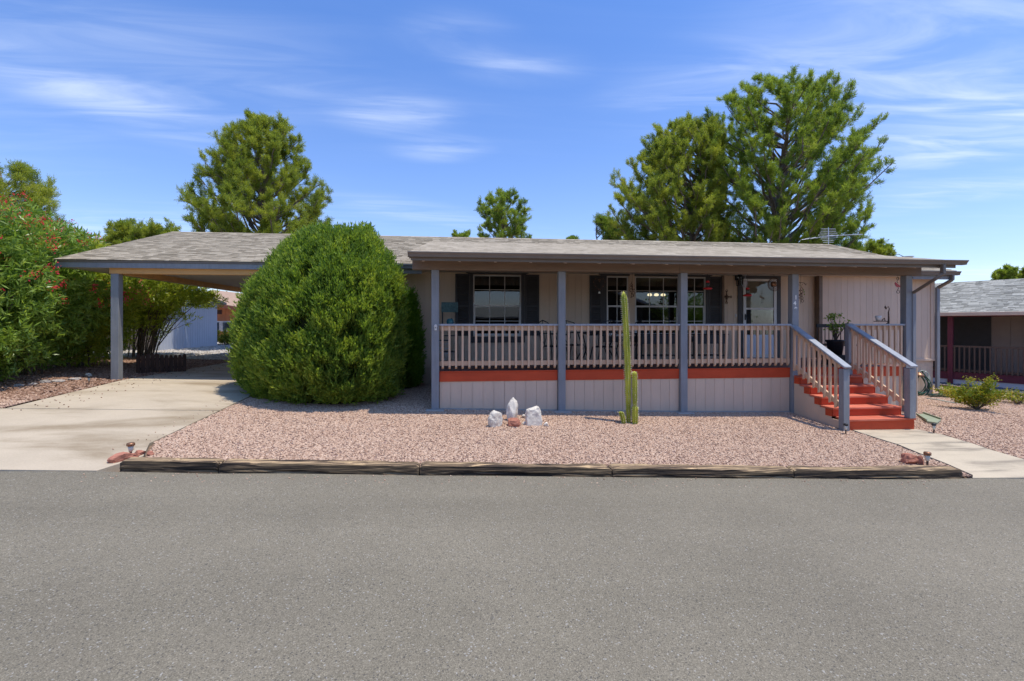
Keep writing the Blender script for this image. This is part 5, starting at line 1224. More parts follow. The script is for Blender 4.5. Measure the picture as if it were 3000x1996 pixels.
def oleander(x, y, h, r, seed, label, m, nflow=0, open_=0., lean=(0, 0), ncl=900, leaf=.125, low=.12, nst=16, flowm=None):
    leaf *= 1.3; ncl = int(ncl * .8)
    rr = random.Random(seed); rg = np.random.default_rng(seed); gz = G2(x, y); e = empty('oleander_shrub', (x, y, gz), label=label, cat='shrub', group='oleander shrubs along the left boundary')
    b = MB(); tips = []
    for i in range(nst):
        a = rr.uniform(0, 6.28); q = rr.uniform(.35, 1.0); zt = h * rr.uniform(.55, .93); bx_, by_ = x + math.cos(a) * .45 * rr.random(), y + math.sin(a) * .45 * rr.random()
        tip = Vector((x + lean[0] * zt / h + math.cos(a) * r * q * .85, y + lean[1] * zt / h + math.sin(a) * r * q * .85, gz + zt)); st = Vector((bx_, by_, gz - .05)); mid = st.lerp(tip, .45) + Vector((-math.cos(a) * r * .18, -math.sin(a) * r * .18, .1 * h))
        pts = [st * (1 - t) ** 2 + mid * 2 * t * (1 - t) + tip * t * t for t in (0, .17, .34, .5, .67, .84, 1)]; pts = [p + Vector((rr.uniform(-.04, .04), rr.uniform(-.04, .04), 0)) for p in pts]
        b.tube(pts, [.021, .019, .016, .014, .011, .008, .004], 6)
        for k in range(5):
            t = rr.uniform(.3, .95); q0 = pts[int(t * 6)]; q1 = q0 + Vector((rr.uniform(-.5, .5), rr.uniform(-.5, .5), rr.uniform(.15, .6))) * (.8 + open_); b.tube([q0, q0.lerp(q1, .5) + Vector((0, 0, -.03)), q1], [.010, .008, .004], 5); tips.append(q1)
        tips.append(tip)
    s = b.build('stems', MT['stem'], e); s['kind'] = 'stuff'
    n = ncl; d = unit(rg.normal(size=(n, 3))); rad = rg.uniform(.35 if open_ < .3 else .45, 1.0, (n, 1)) ** .55
    lump = np.array([1 + .22 * mnoise.noise(Vector(v) * 2.4 + Vector((seed, 0, 0))) for v in d.tolist()])[:, None]
    zc, zr = h * (.5 + low * .5), h * (.5 - low * .5); C = np.array([x, y, gz + zc]); P = C + d * rad * lump * [r, r, zr]
    P[:, 0] += lean[0] * (P[:, 2] - gz) / h; P[:, 1] += lean[1] * (P[:, 2] - gz) / h
    if open_ > .3:
        T = np.array([tuple(t) for t in tips]); keep = P[:, 2] > gz + h * .5; P = np.concatenate([P[keep][: int(n * .45)], np.repeat(T, 5, 0) + rg.normal(0, .13, (len(T) * 5, 3))])
    ax = unit((P - C) * [.6, .6, .3] / r + [0, 0, .55] + rg.normal(0, .4, P.shape)); k = 13
    Pm = np.repeat(P, k, 0); A = np.repeat(ax, k, 0); t_ = np.tile(np.linspace(0, 1, k), len(P))[:, None]; B = Pm + A * (t_ - .5) * .16
    Dn = unit(A * (.35 + .5 * t_) + rg.normal(0, .55, A.shape)); V, Fq = leaves(B, Dn, rg.uniform(.7, 1.15, len(B)) * leaf, rg.uniform(.026, .038, len(B)), mid=.5)
    Vr = V.reshape(-1, 4, 3); cm = Vr.mean(1); ok = ~((cm[:, 0] > -9.0) & (cm[:, 2] > 2.7) & (cm[:, 1] > 11.2)) & (cm[:, 2] > gz + .02) & ~((cm[:, 0] > -7.8) & (cm[:, 1] > 11) & (cm[:, 2] > 2.6)); Vr = Vr[ok]; V = Vr.reshape(-1, 3); Fq = np.arange(len(V)).reshape(-1, 4)
    link('foliage', npmesh('foliage', V, Fq, m), e)
    if nflow:
        cand = P[(P[:, 2] > gz + h * .45) & (rad[:len(P), 0] > .8)] if open_ <= .3 else P; idx = rg.choice(len(cand), min(int(nflow * 1.5), len(cand)), replace=False)
        F0 = cand[idx]; F0 = F0 + unit(F0 - C) * .22; F0 = F0[~((F0[:, 0] > -9.0) & (F0[:, 2] > 2.6) & (F0[:, 1] > 11.2))]; Pm = np.repeat(F0, 22, 0) + rg.normal(0, .06, (len(F0) * 22, 3)); V, Fq = leaves(Pm, rg.normal(size=Pm.shape) + [0, -.4, .4], rg.uniform(.035, .055, len(Pm)), .032)
        f = link('flowers', npmesh('flowers', V, Fq, flowm or MT['flower']), e); f['kind'] = 'stuff'
    return e
oleander(-9.7, 8.9, 3.5, 1.35, 31, 'oleander at the extreme left edge nearest the road', MT['ole'], 20, ncl=1900, low=.0)
oleander(-9.8, 10.5, 3.75, 1.5, 32, 'tall red-flowering oleander at the left edge', MT['ole'], 70, ncl=2800, low=.0)
oleander(-10.0, 12.2, 3.75, 1.5, 33, 'red-flowering oleander behind the carport roof corner', MT['ole'], 60, ncl=2600, low=.05)
oleander(-10.3, 14.0, 3.55, 1.5, 34, 'oleander with pink-red blooms seen past the carport post', MT['oley'], 40, ncl=3200, low=.0, flowm=MT['flowerp'])
oleander(-10.9, 17.8, 3.5, 1.8, 35, 'open spreading oleander with bare stems behind the picket fence', MT['oley'], 0, open_=.6, lean=(.8, 0), ncl=3200, nst=40)
oleander(-12.0, 15.2, 4.3, 1.8, 36, 'leafy oleander in the second row behind the carport post', MT['ole'], 30, ncl=2200, low=.05, flowm=MT['flowerp'])
oleander(-12.1, 11.8, 4.2, 1.8, 37, 'tall oleander in the second row at the left edge', MT['ole'], 34, ncl=2200, low=.05)
oleander(-14.0, 18.5, 3.4, 1.7, 39, 'pale-leaved oleander farthest back beside the tan wall', MT['oley'], 0, ncl=1800, low=.05)
oleander(-8.95, 8.75, 1.15, .6, 38, 'low yellow-green oleander shoot at the gravel edge', MT['oley'], 0, ncl=520, nst=8, low=0., leaf=.10)

def low_shrub(u, v, r, h, m, label, seed, n=260, leaf=.06, lean=(0, 0), name='low_shrub', sqx=1.):
    rg = np.random.default_rng(seed); rr = random.Random(seed); p = ongr(u, v) if not isinstance(u, Vector) else u
    e = empty(name, p, label=label, cat='shrub'); b = MB(); T = []
    for i in range(26):
        a = rr.uniform(0, 6.28); q = rr.uniform(.3, 1); tip = p + Vector((math.cos(a) * r * q * sqx + lean[0], math.sin(a) * r * q, h * rr.uniform(.4, 1) * (1.15 - .4 * q)))
        b.tube([p, p.lerp(tip, .5) + Vector((0, 0, .02)), tip], [.012, .008, .003], 5)
        for k in range(n // 26): T.append(tuple(p.lerp(tip, rr.uniform(.45, 1.05)) + Vector((rr.gauss(0, .05), rr.gauss(0, .05), rr.gauss(0, .03)))))
    s = b.build('stems', MT['stem'], e); s['kind'] = 'stuff'
    T = np.array(T); Pm = np.repeat(T, 9, 0) + rg.normal(0, .03, (len(T) * 9, 3)); V, Fq = leaves(Pm, rg.normal(size=Pm.shape) + [0, 0, .5], rg.uniform(.6, 1.2, len(Pm)) * leaf, leaf * .42)
    link('foliage', npmesh('foliage', V, Fq, m), e); return e
low_shrub(2862, 1202, .62, .72, MT['gold'], 'gold and green leafy shrub alone in the right gravel yard', 41, 620, .058)
low_shrub(2790, 1165, .40, .32, MT['oley'], 'low green branch of foliage left of the gold shrub', 42, 200, .05)
low_shrub(2985, 1185, .5, .35, MT['gold'], 'sparse dry golden shrub at the right edge', 43, 130, .05)
low_shrub(at(662, 1012, 25), 0, .9, .9, MT['gold'], 'yellow-green shrub in front of the orange house', 44, 420, .10)

# ---------------------------------------------------------------- rocks, timbers, lights
def rock(pos, dims, seed, m, label, cat='rock', name='rock', rot=0, tilt=0, grp=None, flat=.0, cuts=9, par=None, boxy=0, point=0):
    import bmesh
    rr = random.Random(seed); bm = bmesh.new(); bmesh.ops.create_icosphere(bm, subdivisions=4, radius=1)
    pl = [(Vector((rr.gauss(0, 1), rr.gauss(0, 1), rr.gauss(0, .7))).normalized(), rr.uniform(.55, .85)) for _ in range(cuts)]
    if boxy: pl = [(Vector(n).normalized(), d) for n, d in (((-1, -.1, .1), .62), ((1, 0, .15), .62), ((0, -1, .18), .45), ((0, 1, 0), .5), ((-.25, -.05, 1), .66), ((.8, 0, .8), .86), ((-.7, -.2, .9), .80))]
    for v in bm.verts:
        c = v.co.copy()
        for n, d in pl:
            k = c.dot(n)
            if k > d: c -= n * (k - d) * .92
        c += c.normalized() * (mnoise.noise(c * 2.4 + Vector((seed, 0, 0))) * .12 + mnoise.noise(c * 7 + Vector((0, seed, 0))) * .05)
        if point: k_ = 1 - .24 * max(0, (c.z + .2)); c = Vector((c.x * k_ + .12 * c.z, c.y * k_, c.z * 1.1))
        if boxy: c = Vector((c.x * 1.35, c.y * 1.3, c.z * 1.2))
        v.co = Vector((c.x * dims[0], c.y * dims[1], c.z * dims[2]))
    me = bpy.data.meshes.new(name); bm.to_mesh(me); bm.free(); me.materials.append(m)
    o = link(name, me, par); o.location = (pos[0], pos[1], pos[2] + dims[2] * .72); o.rotation_euler = (tilt, 0, rot)
    if not par: tag(o, label, cat, grp)
    return o
def rk(u, v, w, h, seed, m, label, dp=.8, tilt=0, rot=0, **k):
    p = ongr(u, v); f = p.y * math.cos(THETA) + p.x * math.sin(THETA); s = FPX / f; a, c = w / s / 2, h / s / 2 * 1.12
    return rock((p.x, p.y + a * dp, p.z - c * .0), (a, a * dp, c), seed, m, label, tilt=tilt, rot=rot, **k)
rk(1452, 1255, 46, 52, 1, MT['quartz'], 'rounded white quartz boulder, left of the three', .8, rot=.4)
rk(1503, 1238, 44, 66, 2, MT['quartz'], 'tall pointed white quartz boulder, middle of the three', .7, tilt=-.1, cuts=8, point=1)
rk(1566, 1250, 50, 58, 4, MT['quartz'], 'blocky white quartz boulder with a flat grey face, right of the three', .7, boxy=1)
rk(1509, 1254, 50, 30, 5, MT['redrock'], 'rust-red rock at the foot of the tallest quartz boulder', .8)
rk(1601, 1252, 18, 14, 6, MT['quartz'], 'small white stone right of the blocky boulder')
rk(1537, 1246, 14, 10, 7, MT['quartz'], 'small white chip right of the rust-red rock')
rk(1541, 1228, 22, 14, 8, MT['quartz'], 'small pale stone behind the rust-red rock')
rk(336, 1364, 50, 30, 10, MT['redrock'], 'long orange sandstone at the left end of the timbers', 1.6, rot=-.6)
rk(398, 1340, 36, 18, 11, MT['redrock'], 'flat orange sandstone behind the left path light', .9)
rk(434, 1338, 22, 15, 12, MT['redrock'], 'small orange sandstone at the driveway corner', .9)
rk(2683, 1366, 52, 34, 13, MT['redrock'], 'angular red sandstone beside the right path light', .8, cuts=13)
rk(2706, 1367, 22, 32, 14, MT['redrock'], 'upright dark red stone touching the right path light', .8, cuts=13)
for i, (u, v, w, h) in enumerate(((255, 1106, 20, 13), (205, 1117, 38, 10), (160, 1123, 34, 12), (122, 1126, 34, 12), (44, 1136, 30, 10), (85, 1131, 26, 9))):
    rk(u, v, w, h, 20 + i, MT['quartz'] if i == 0 else MT['greystone'], ['white stone left of the carport post', 'flat grey stone right in the row edging the oleanders', 'grey stone second from the carport post in the edging row', 'grey stone in the middle of the edging row under the oleanders', 'leftmost pale stone of the edging row', 'grey stone near the left end of the edging row'][i], .8, grp=None if i == 0 else 'stones edging the oleander bed')

def tie(u0, u1, seed, label, off=0., hgt=.115):
    """weathered railroad tie: split, worn and sunken"""
    rr = random.Random(seed)
    def ex(u):
        # X where the road edge is seen at this photo column
        a = math.atan((u - 1500) / FPX) + THETA; k = math.tan(a)
        X = EL.x
        for _ in range(30): X = edgeY(X) * k
        return X
    x0, x1 = ex(u0) + .006, ex(u1) - .006
    nx = int((x1 - x0) / .03); sec = []
    w = .20; h = hgt + .1
    prof = [(-w / 2, 0), (-w / 2, h * .45), (-w / 2, h * .56), (-w / 2, h * .64), (-w / 2, h * .72), (-w / 2 + .002, h * .80), (-w / 2 + .004, h * .88), (-w / 2 + .005, h * .97), (-w / 2 + .014, h), (-w / 4, h), (0, h), (w / 4, h), (w / 2 - .02, h), (w / 2, h * .9), (w / 2, 0)]
    b = MB(); m_ = len(prof); V = []
    for i in range(nx + 1):
        t = i / nx; x = x0 + (x1 - x0) * t; ye = edgeY(x) + w / 2 + .01 + off; zr = roadz(x, edgeY(x)) - .1
        endw = min(1, min(t, 1 - t) * (x1 - x0) / .04)
        for j, (a, z) in enumerate(prof):
            q = Vector((x * 1.5, j * .55, seed * 3.1)); g_ = mnoise.noise(Vector((x * 1.2, j * 2.3, seed))) ; g2 = mnoise.noise(Vector((x * 4.5, j * 4.1, seed + 9)))
            crack = -.035 * max(0, g_ - .08) * 2 - .022 * max(0, g2) ; top_ = z > h * .7
            sh = .9 + .1 * endw
            V.append((x, ye + a * sh + (crack * (-1 if a < 0 else 0) * 1.0 if not top_ else 0) + .006 * mnoise.noise(Vector((x * .8, 5, seed))), zr + z * sh + (crack if top_ else 0) + .008 * mnoise.noise(Vector((x * .7, 2, seed)))))
    b.add(V, [(i * m_ + j, i * m_ + (j + 1) % m_, (i + 1) * m_ + (j + 1) % m_, (i + 1) * m_ + j)[::-1] for i in range(nx) for j in range(m_)] + [tuple(range(m_)), tuple(nx * m_ + j for j in range(m_ - 1, -1, -1))])
    o = b.build('railroad_tie', MT['tie']); tag(o, label, 'timber', 'railroad ties edging the road'); return o
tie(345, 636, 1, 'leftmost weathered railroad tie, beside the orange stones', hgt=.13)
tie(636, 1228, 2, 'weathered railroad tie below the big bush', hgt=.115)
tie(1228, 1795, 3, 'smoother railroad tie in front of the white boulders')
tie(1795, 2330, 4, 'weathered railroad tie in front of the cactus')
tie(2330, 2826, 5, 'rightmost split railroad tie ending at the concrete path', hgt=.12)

def path_light(label, mt_cap=None):
    e = empty('path_light', (0, 0, 0), label=label, cat='path light', group='solar stake lights beside the paving')
    MB().lathe([(.036, .150), (.044, .152), (.044, .178), (.036, .186), (.01, .188)], (0, 0, 0), 20).build('cap', mt_cap or MT['copper'], e, True, local=True)
    MB().lathe([(.020, .080), (.024, .10), (.032, .148)], (0, 0, 0), 16).build('lens', MT['lens'], e, True, local=True)
    MB().lathe([(.013, -.05), (.013, .080)], (0, 0, 0), 10).build('stake', MT['rust'], e, True, local=True)
    return e
pl0 = path_light('copper-capped path light among the orange stones at the driveway corner'); pl0.location = ongr(383, 1342)
c = copy_tree(pl0); c.location = ongr(2717, 1370); c['label'] = 'copper-capped path light beside the red stone at the concrete path'; c.scale = (1, 1, 1.15)
pl1 = path_light('small path light with dark cap at the foot of the stair', MT['metal']); pl1.location = ongr(2478, 1273); pl1.scale = (.8, .8, 1.0)
c = copy_tree(pl1); c.location = ongr(2736, 1272); c['label'] = 'small path light with dark cap right of the path near the splash block'
c = copy_tree(pl1); c.location = ongr(261, 1128); c['label'] = 'pale path light on the left driveway edge near the carport post'

# hose, reel and bell
hp = onY(2697, 1105, YB - .1); gy = G2(hp.x, hp.y)
e = empty('garden_hose', (hp.x, YB - .1, gy), label='green garden hose coiled in loops on the wall right of the stair', cat='hose')
b = MB()
for k in range(9):
    n = 30; pts = []; r1, r2 = .16 + .012 * k, .26 + .02 * (k % 4)
    ox_, oz_ = random.uniform(-.05, .05), random.uniform(-.06, .04)
    for i in range(n + 1): a = 2 * math.pi * i / n; pts.append((hp.x + ox_ + r1 * math.sin(a) * (1 - .3 * math.cos(a)), YB - .06 - .012 * k + .02 * math.sin(a * 3), hp.z - .18 + oz_ + r2 * math.cos(a)))
    b.tube(pts, .011, 6, False)
b.build('hose_coil', MT['hose'], e, True)
b = MB(); pts = []
for i in range(150): a = i * .62; pts.append((hp.x - .05 + i * .0036 , YB - .38 + .045 * math.cos(a), gy + .055 + .04 * math.sin(a)))
b.tube(pts, .008, 5); b.build('spiral_hose', MT['hose'], e, True)
b = MB()
for k in range(4):
    pts = [(hp.x + .10 + .02 * k, YB - .1, hp.z + .16), (hp.x + .22 + .02 * k, YB - .12, hp.z + .10 - .05 * k), (hp.x + .20, YB - .14, hp.z - .02 - .05 * k), (hp.x + .08, YB - .12, hp.z - .05)]; b.tube(pts, .007, 5)
b.tube([(hp.x - .06, YB - .1, hp.z + .03), (hp.x - .04, YB - .12, hp.z + .16), (hp.x + .05, YB - .12, hp.z + .18), (hp.x + .10, YB - .1, hp.z + .06)], .012, 6)
b.build('pale_hose', MT['hosep'], e, True)
o = MB().lathe([(.015, .10), (.05, .09), (.10, .04), (.13, 0), (.12, 0), (.09, .035), (.04, .08)], (0, 0, 0), 24).build('hose_hanger_bell', MT['copper'], None, True); o.location = (Xat(2692, YB - .3), YB - .3, Zat(2692, 1102, YB - .3)); o.parent = e; o.matrix_parent_inverse = world_of(e).inverted()
b = MB(); q = [ongr(2685, 1217), ongr(2705, 1214), ongr(2756, 1236), ongr(2745, 1246), ongr(2715, 1240)]
pts = [(p.x, p.y) for p in q]; zz = min(p.z for p in q)
b.prism([(p.x, p.y) for p in q], zz + .01, zz + .05, 'z'); o = b.build('splash_block', MT['splash'], None, bevel=.008); tag(o, 'pale green plastic splash block on the gravel right of the stair', 'splash block')
for a, c in ((q[0], q[4]), (q[1], q[2])):
    b = MB(); b.bar((a.x, a.y, zz + .065), (c.x, c.y, zz + .065), .015, .03); b.build('edge', MT['splash'], o)
b = MB(); pts = [ongr(2715, 1170), ongr(2745, 1173), ongr(2775, 1180), ongr(2805, 1184)]; b.tube([p + Vector((0, 0, .02)) for p in pts], .016, 6); o = b.build('pale_hose_end', MT['hosep'], None, True); tag(o, 'short pale hose lying straight on the gravel by the downspout', 'hose')

# picket fence by the driveway
fp0, fp1 = Vector((-8.35, 13.0, 0)), Vector((-7.62, 13.7, 0))
fa = at(405, 949, 11.9); fb = at(540, 949, 12.6)
fa.z = fb.z = 0
e = empty('picket_fence', (fa.x, fa.y, G2(fa.x, fa.y)), label='short burnt-brown picket fence section at the driveway edge under the oleanders', cat='fence')
n = 11; 
for i in range(n):
    p = fa.lerp(fb, i / (n - 1)); gz = G2(p.x, p.y); hgt = random.uniform(.44, .50); d = (fb - fa).normalized(); w = .042
    b = MB(); nn_ = Vector((-d.y, d.x, 0)); prof = [(-w, 0), (w, 0), (w, hgt - .05), (w * .5, hgt), (-w * .5, hgt), (-w, hgt - .05)]
    V = [p + d * a + nn_ * s + Vector((0, 0, gz + z)) for s in (-.01, .01) for a, z in prof]; k = len(prof)
    b.add(V, [tuple(range(k)), tuple(range(2 * k - 1, k - 1, -1))] + [(j, j + k, (j + 1) % k + k, (j + 1) % k) for j in range(k)]); b.build('picket', MT['picket'], e, bevel=.003)
for z in (.12, .34):
    b = MB(); g0 = G2(fa.x, fa.y); nn_ = Vector((-(fb - fa).normalized().y, (fb - fa).normalized().x, 0)) * .025; b.bar(Vector((fa.x, fa.y, g0 + z)) + nn_, Vector((fb.x, fb.y, g0 + z)) + nn_, .022, .05); b.build('rail', MT['picket'], e)

# ---------------------------------------------------------------- neighbouring houses
# grey-roofed house on the right
A = Vector((16.8, 15.3, 0)); ang = math.atan2(-.888, .46)
nh = empty('neighbour_house', A, ang, label='neighbouring house with grey shingle roof and maroon-trimmed porch at the right edge', cat='house')
def nbx(x0, x1, y0, y1, z0, z1, name, m, par=None, bevel=0): return MB().box(x0, x1, y0, y1, z0, z1).build(name, m, par or nh, local=True, bevel=bevel)
LX0, LX1 = -9, 9
EZ = 2.02
nbx(LX0, LX1, 0, .04, -.10, .07 - .10 + .02, 'rim_board', MT['maroon'])
nbx(LX0, LX1, -.02, .06, -.27, -.08, 'deck_band', MT['maroon'])
nbx(LX0, LX1, .0, .05, -.8, -.27, 'skirt_wall', MT['nwhite'])
nbx(LX0, LX1, .05, 2.2, -.22, -.12, 'deck', MT['nbal'])
w = nbx(LX0, LX1, 2.2, 2.3, -.3, 2.3, 'wall', MT['nwall'])
for i in range(60):
    x = LX0 + i * .3
    if -.9 < x < 1.0: continue
    MB().box(x + .006, x + .294, 2.183, 2.2, -.12, 2.15).build('siding_board', MT['nwall'], w, local=True)
nbx(-1.2, 1.0, 2.15, 2.21, -.1, 2.05, 'door_recess', MT['dark'])
for x in (-8.2, -5.3, -2.4, .42, 3.4, 6.4): nbx(x - .07, x + .07, -.06, .08, -.6, EZ - .12, 'porch_post', MT['maroon'], bevel=.005)
r_ = nbx(LX0, LX1, -.03, .06, .84, .90, 'railing', MT['nbal'])
MB().box(LX0, LX1, -.01, .03, .02, .09).build('bottom_rail', MT['nbal'], r_, local=True)
bm_ = MB().box(-.02, .02, -.05, -.01, -.02, .84).mesh('baluster', MT['nbal'])
for i in range(140):
    x = LX0 + .06 + i * .128
    if x < LX1: o = link('baluster', bm_, r_, True); o.location = (x, 0, 0)
nbx(LX0, LX1, -.05, .09, EZ - .13, EZ - .02, 'porch_beam', MT['maroon'])
nbx(LX0, LX1, -.42, -.30, EZ - .10, EZ + .02, 'gutter', MT['siding_l'], bevel=.01)
nrf = MB(); NZ = EZ + 1.32
nrf.add([(LX0 - .3, -.35, EZ), (LX1, -.35, EZ), (LX1, 3.9, NZ), (LX0 - .3, 3.9, NZ), (LX0 - .3, -.35, EZ - .04), (LX1, -.35, EZ - .04), (LX1, 3.9, NZ - .05), (LX0 - .3, 3.9, NZ - .05), (LX0 - .3, 8.2, EZ), (LX1, 8.2, EZ)],
        [(0, 1, 2, 3), (7, 6, 5, 4), (0, 4, 5, 1), (3, 2, 9, 8)]); nro = nrf.build('roof', MT['under'], nh, local=True)
b = MB(); L_ = math.hypot(4.25, 1.32); dd = Vector((0, 4.25 / L_, 1.32 / L_)); nn2 = Vector((0, -dd.z, dd.y)); c_i = 0; rr = random.Random(5)
s = 0.0
while s < L_ - .05:
    x = LX0 - .3 - rr.random() * .3
    while x < LX1:
        wd = rr.choice((.12, .16, .22, .3)); o_ = Vector((0, -.37, EZ + .0)) + dd * s; q_ = o_ + dd * min(.17, L_ - s); h_ = .008 + rr.choice((0, .004, .008))
        b.add([Vector((x + .003, 0, 0)) + o_ + nn2 * .002, Vector((x + wd - .003, 0, 0)) + o_ + nn2 * .002, Vector((x + wd - .003, 0, 0)) + q_ + nn2 * .002, Vector((x + .003, 0, 0)) + q_ + nn2 * .002,
               Vector((x + .003, 0, 0)) + o_ + nn2 * h_, Vector((x + wd - .003, 0, 0)) + o_ + nn2 * h_, Vector((x + wd - .003, 0, 0)) + q_ + nn2 * .005, Vector((x + .003, 0, 0)) + q_ + nn2 * .005], [(4, 5, 6, 7), (0, 1, 5, 4), (1, 2, 6, 5), (3, 0, 4, 7)])
        x += wd
    s += .145
tag(b.build('shingles', MT['shinglegrey'], nro, local=True), kind='stuff')
# timber edging and dark gravel strip in front of it
ea, eb = ongr(2742, 1133), ongr(3080, 1172)
b = MB(); b.bar((ea.x, ea.y, ea.z + .03), (eb.x, eb.y, eb.z + .03), .12, .12); o = b.build('edging_timber', MT['tie'], None, bevel=.01); tag(o, 'low timber edging between the pink gravel and the neighbouring porch', 'timber')
pv = [(ea.x + .1, ea.y + .05), (eb.x + .1, eb.y + .05), (eb.x + 1.9, eb.y + .9), (ea.x + 1.0, ea.y + 1.9)]
scatter('gravel_bed', [(ea.x - 1, ea.y + 1.6), (ea.x, ea.y + .1), (eb.x, eb.y + .1), (eb.x + 2.2, eb.y + .9), (17.4, 14.6), (15.8, 17.2)], MT['bluegrav'], 260, .025, .055, 12, label='dark slate gravel strip beneath the neighbouring maroon porch', kind='stuff', cat='gravel')

# pale house and orange house at the left rear
PHX = -12.2
ph = empty('pale_house', (PHX - 5, 22, .45), label='pale grey-blue house with tan front behind the oleanders', cat='house')
gz = .42
w = MB().box(PHX - .15, PHX - .02, 20.9, 25.6, 0.2, 2.75).build('wall', MT['paleblue'], ph)
for i in range(23):
    y1 = 20.95 + i * .2; MB().box(PHX - .02, PHX, y1 + .004, y1 + .196, gz - .1, 2.7).build('siding_board', MT['paleblue'], w)
MB().box(-24, PHX - .16, 20.9, 21.0, .2, 2.7).build('wall', MT['nwall'], ph)
MB().box(-17.5, -16.4, 20.84, 20.89, .6, 2.3).build('door', MT['dark'], ph)
MB().box(-21.5, -20, 20.84, 20.89, 1.2, 2.2).build('window', MT['glass'], ph)
MB().box(PHX - .1, PHX + .05, 20.85, 25.62, gz - .12, gz + .03).build('footing', MT['nwhite'], ph)
b = MB(); b.prism([(20.5, 2.72), (23.2, 3.15), (25.9, 2.72), (25.9, 2.62), (23.2, 3.05), (20.5, 2.62)], -24, PHX + .3, 'x'); b.build('roof', MT['shinglegrey'], ph)
MB().box(-24, PHX - .16, 21.0, 25.5, .2, 2.6).build('body', MT['paleblue'], ph)
oh = empty('orange_house', at(665, 949, 29), label='orange house with brown shingle roof seen under the carport', cat='house')
def oon(u, v, F): return at(u, v, F)
F0 = 27.5; a = at(560, 1012, F0); c = at(705, 1012, F0 + .6); dv = (c - a); dv.z = 0; d = dv.normalized(); up = Vector((0, 0, 1)); dep = Vector((-d.y, d.x, 0))
def quad_box(p, q, z0, z1, th, name, m, par, z1b=None):
    z1b = z1 if z1b is None else z1b; V = []
    for s in (0, th):
        V += [Vector((p.x, p.y, z0)) + dep * s, Vector((q.x, q.y, z0)) + dep * s, Vector((q.x, q.y, z1b)) + dep * s, Vector((p.x, p.y, z1)) + dep * s]
    b = MB(); b.add(V, [(0, 1, 2, 3), (7, 6, 5, 4), (0, 4, 5, 1), (1, 5, 6, 2), (2, 6, 7, 3), (3, 7, 4, 0)]); return b.build(name, m, par)
zt0, zt1 = at(628, 893, F0).z, at(703, 905, F0).z
w = quad_box(a, c + d * 3, .2, zt0 + .3, 4, 'wall', MT['orange'], oh, zt1 - .3)
for i in range(14):
    p = a + d * (i * .3 + .01) - dep * .02; q = p + d * .28; tt = (p - a).length / (c + d * 3 - a).length; quad_box(p, q, .3, zt0 + .3 - (zt0 - zt1 + .6) * tt - .02, .018, 'siding_board', MT['orange'], w, zt0 + .3 - (zt0 - zt1 + .6) * tt - .04)
p, q = at(628, 890, F0 - .3), at(760, 909, F0 - .1)
p = p - d * 1.5; p.z += .30
b = MB(); tp_, tq = p + dep * 4.2 + Vector((0, 0, .75)), q + dep * 4.2 + Vector((0, 0, .95)); b.add([p, q, tq, tp_, p - up * .14, q - up * .14, tq - up * .14, tp_ - up * .14], [(0, 1, 2, 3), (7, 6, 5, 4), (0, 4, 5, 1), (1, 5, 6, 2), (3, 2, 6, 7), (0, 3, 7, 4)]); b.build('roof', MT['brshing'] if 'brshing' in MT else mat('terracotta_shingles', (.40, .27, .19), .9, .2, 14, .4, 40, (.4, 1, 1)), oh)
b = MB(); b.add([p - dep * .02 - up * .02, q - dep * .02 - up * .02, q - dep * .02 - up * .2, p - dep * .02 - up * .2], [(3, 2, 1, 0)]); V = b.v; b = MB(); b.bar(p - up * .12 - dep * .03, q - up * .12 - dep * .03, .05, .18); b.build('fascia', mat('dark_terracotta_paint', (.26, .09, .05), .7), oh)
def oq(u0, u1, v0, v1, th, name, m, par, off=.03):
    p = at(u0, v1, F0) ; q = at(u1, v1, F0 + .1); z1 = at(u0, v0, F0).z; return quad_box(p - dep * off, q - dep * off, p.z, z1, th, name, m, par)
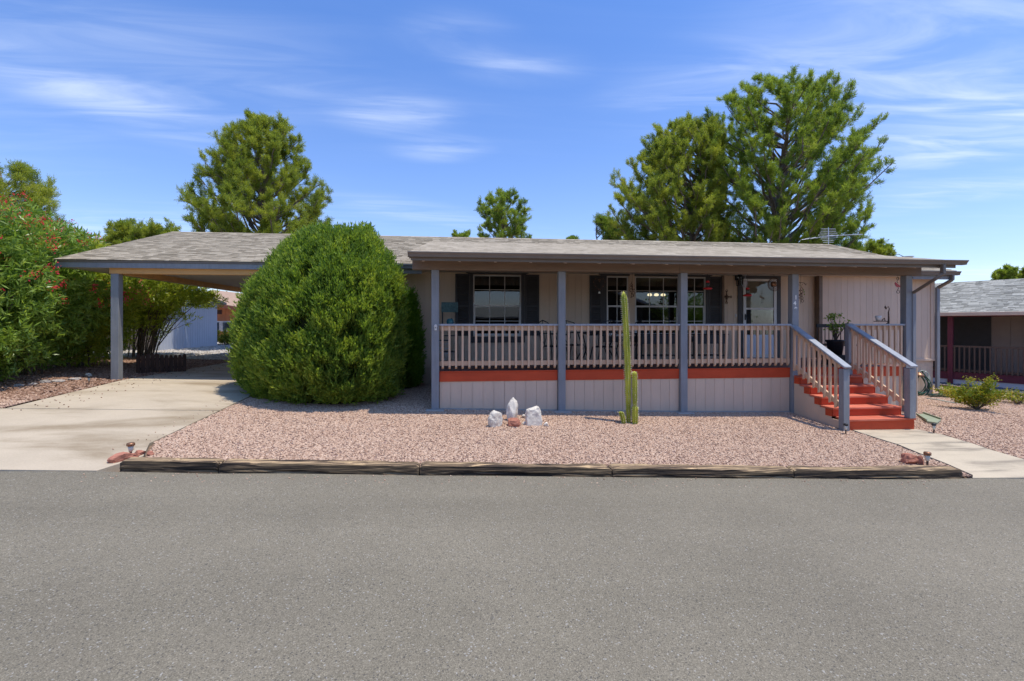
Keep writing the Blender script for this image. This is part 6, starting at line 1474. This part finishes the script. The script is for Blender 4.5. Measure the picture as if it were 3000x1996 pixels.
wn_ = oq(600, 682, 941, 971, .04, 'window', MT['white'], oh, .06); oq(630, 650, 945, 967, .01, 'pane', MT['glass'], wn_, .075); oq(654, 678, 945, 967, .01, 'pane', MT['glass'], wn_, .075); oq(604, 626, 945, 967, .01, 'pane', MT['glass'], wn_, .075)
vn = oq(635, 651, 908, 921, .03, 'vent', mat('brown_vent', (.15, .06, .04), .7), oh, .05)
for k in range(4): oq(636, 650, 909.5 + k * 3, 911 + k * 3, .012, 'slat', MT['rust'], vn, .065)

# across the road, seen only as reflections in the panes
dk = mat('shade_dark_siding', (.05, .042, .035), .8)  # wall colour darkened to carry the shade on the facing side
sh = empty('street_house', (0, -18, -.3), label='long house with shade-dark walls across the road, reflected in the left windows', cat='house')
MB().box(-16, 8.5, -22, -16.5, -.4, 2.2).build('wall', dk, sh); b = MB(); b.prism([(-23, 2.2), (-19, 3.2), (-15.6, 2.2), (-15.6, 2.1), (-19, 3.0), (-23, 2.1)], -17, 9, 'x'); b.build('roof', MT['shinglegrey'], sh)
gh = empty('gable_house', (12, -20, -.3), label='house with shade-dark walls and a wide gable across the road, reflected in the middle window', cat='house')
MB().box(9.6, 18.5, -25, -18.3, -.4, 2.6).build('wall', dk, gh); b = MB(); b.prism([(9.5, 5.0), (11, 5.6), (19.5, 2.6), (19.5, 2.42), (11, 5.35), (9.5, 4.8)], -26, -17.6); b.build('roof', mat('pale_metal_roof', (.5, .5, .52), .6), gh)
b = MB(); b.prism([(9.6, 2.6), (18.5, 2.6), (18.5, 2.85), (11, 5.3), (9.6, 4.8)], -18.4, -18.3); b.build('gable', dk, gh)
lh = empty('street_shrub', (21, -17.2, -.3), label='tall leafy shrub across the road, reflected in the right window', cat='shrub')
P = RNG.normal(size=(5000, 3)) * [1.6, 1.0, 1.1] + [21, -17.2, 2.1]; V, Fq = leaves(P, RNG.normal(size=P.shape), .28, .14); link('foliage', npmesh('foliage', V, Fq, MT['ole']), lh)
MB().tube([(21, -17.2, -.5), (21, -17.2, 2)], .12, 8).build('stems', MT['stem'], lh)
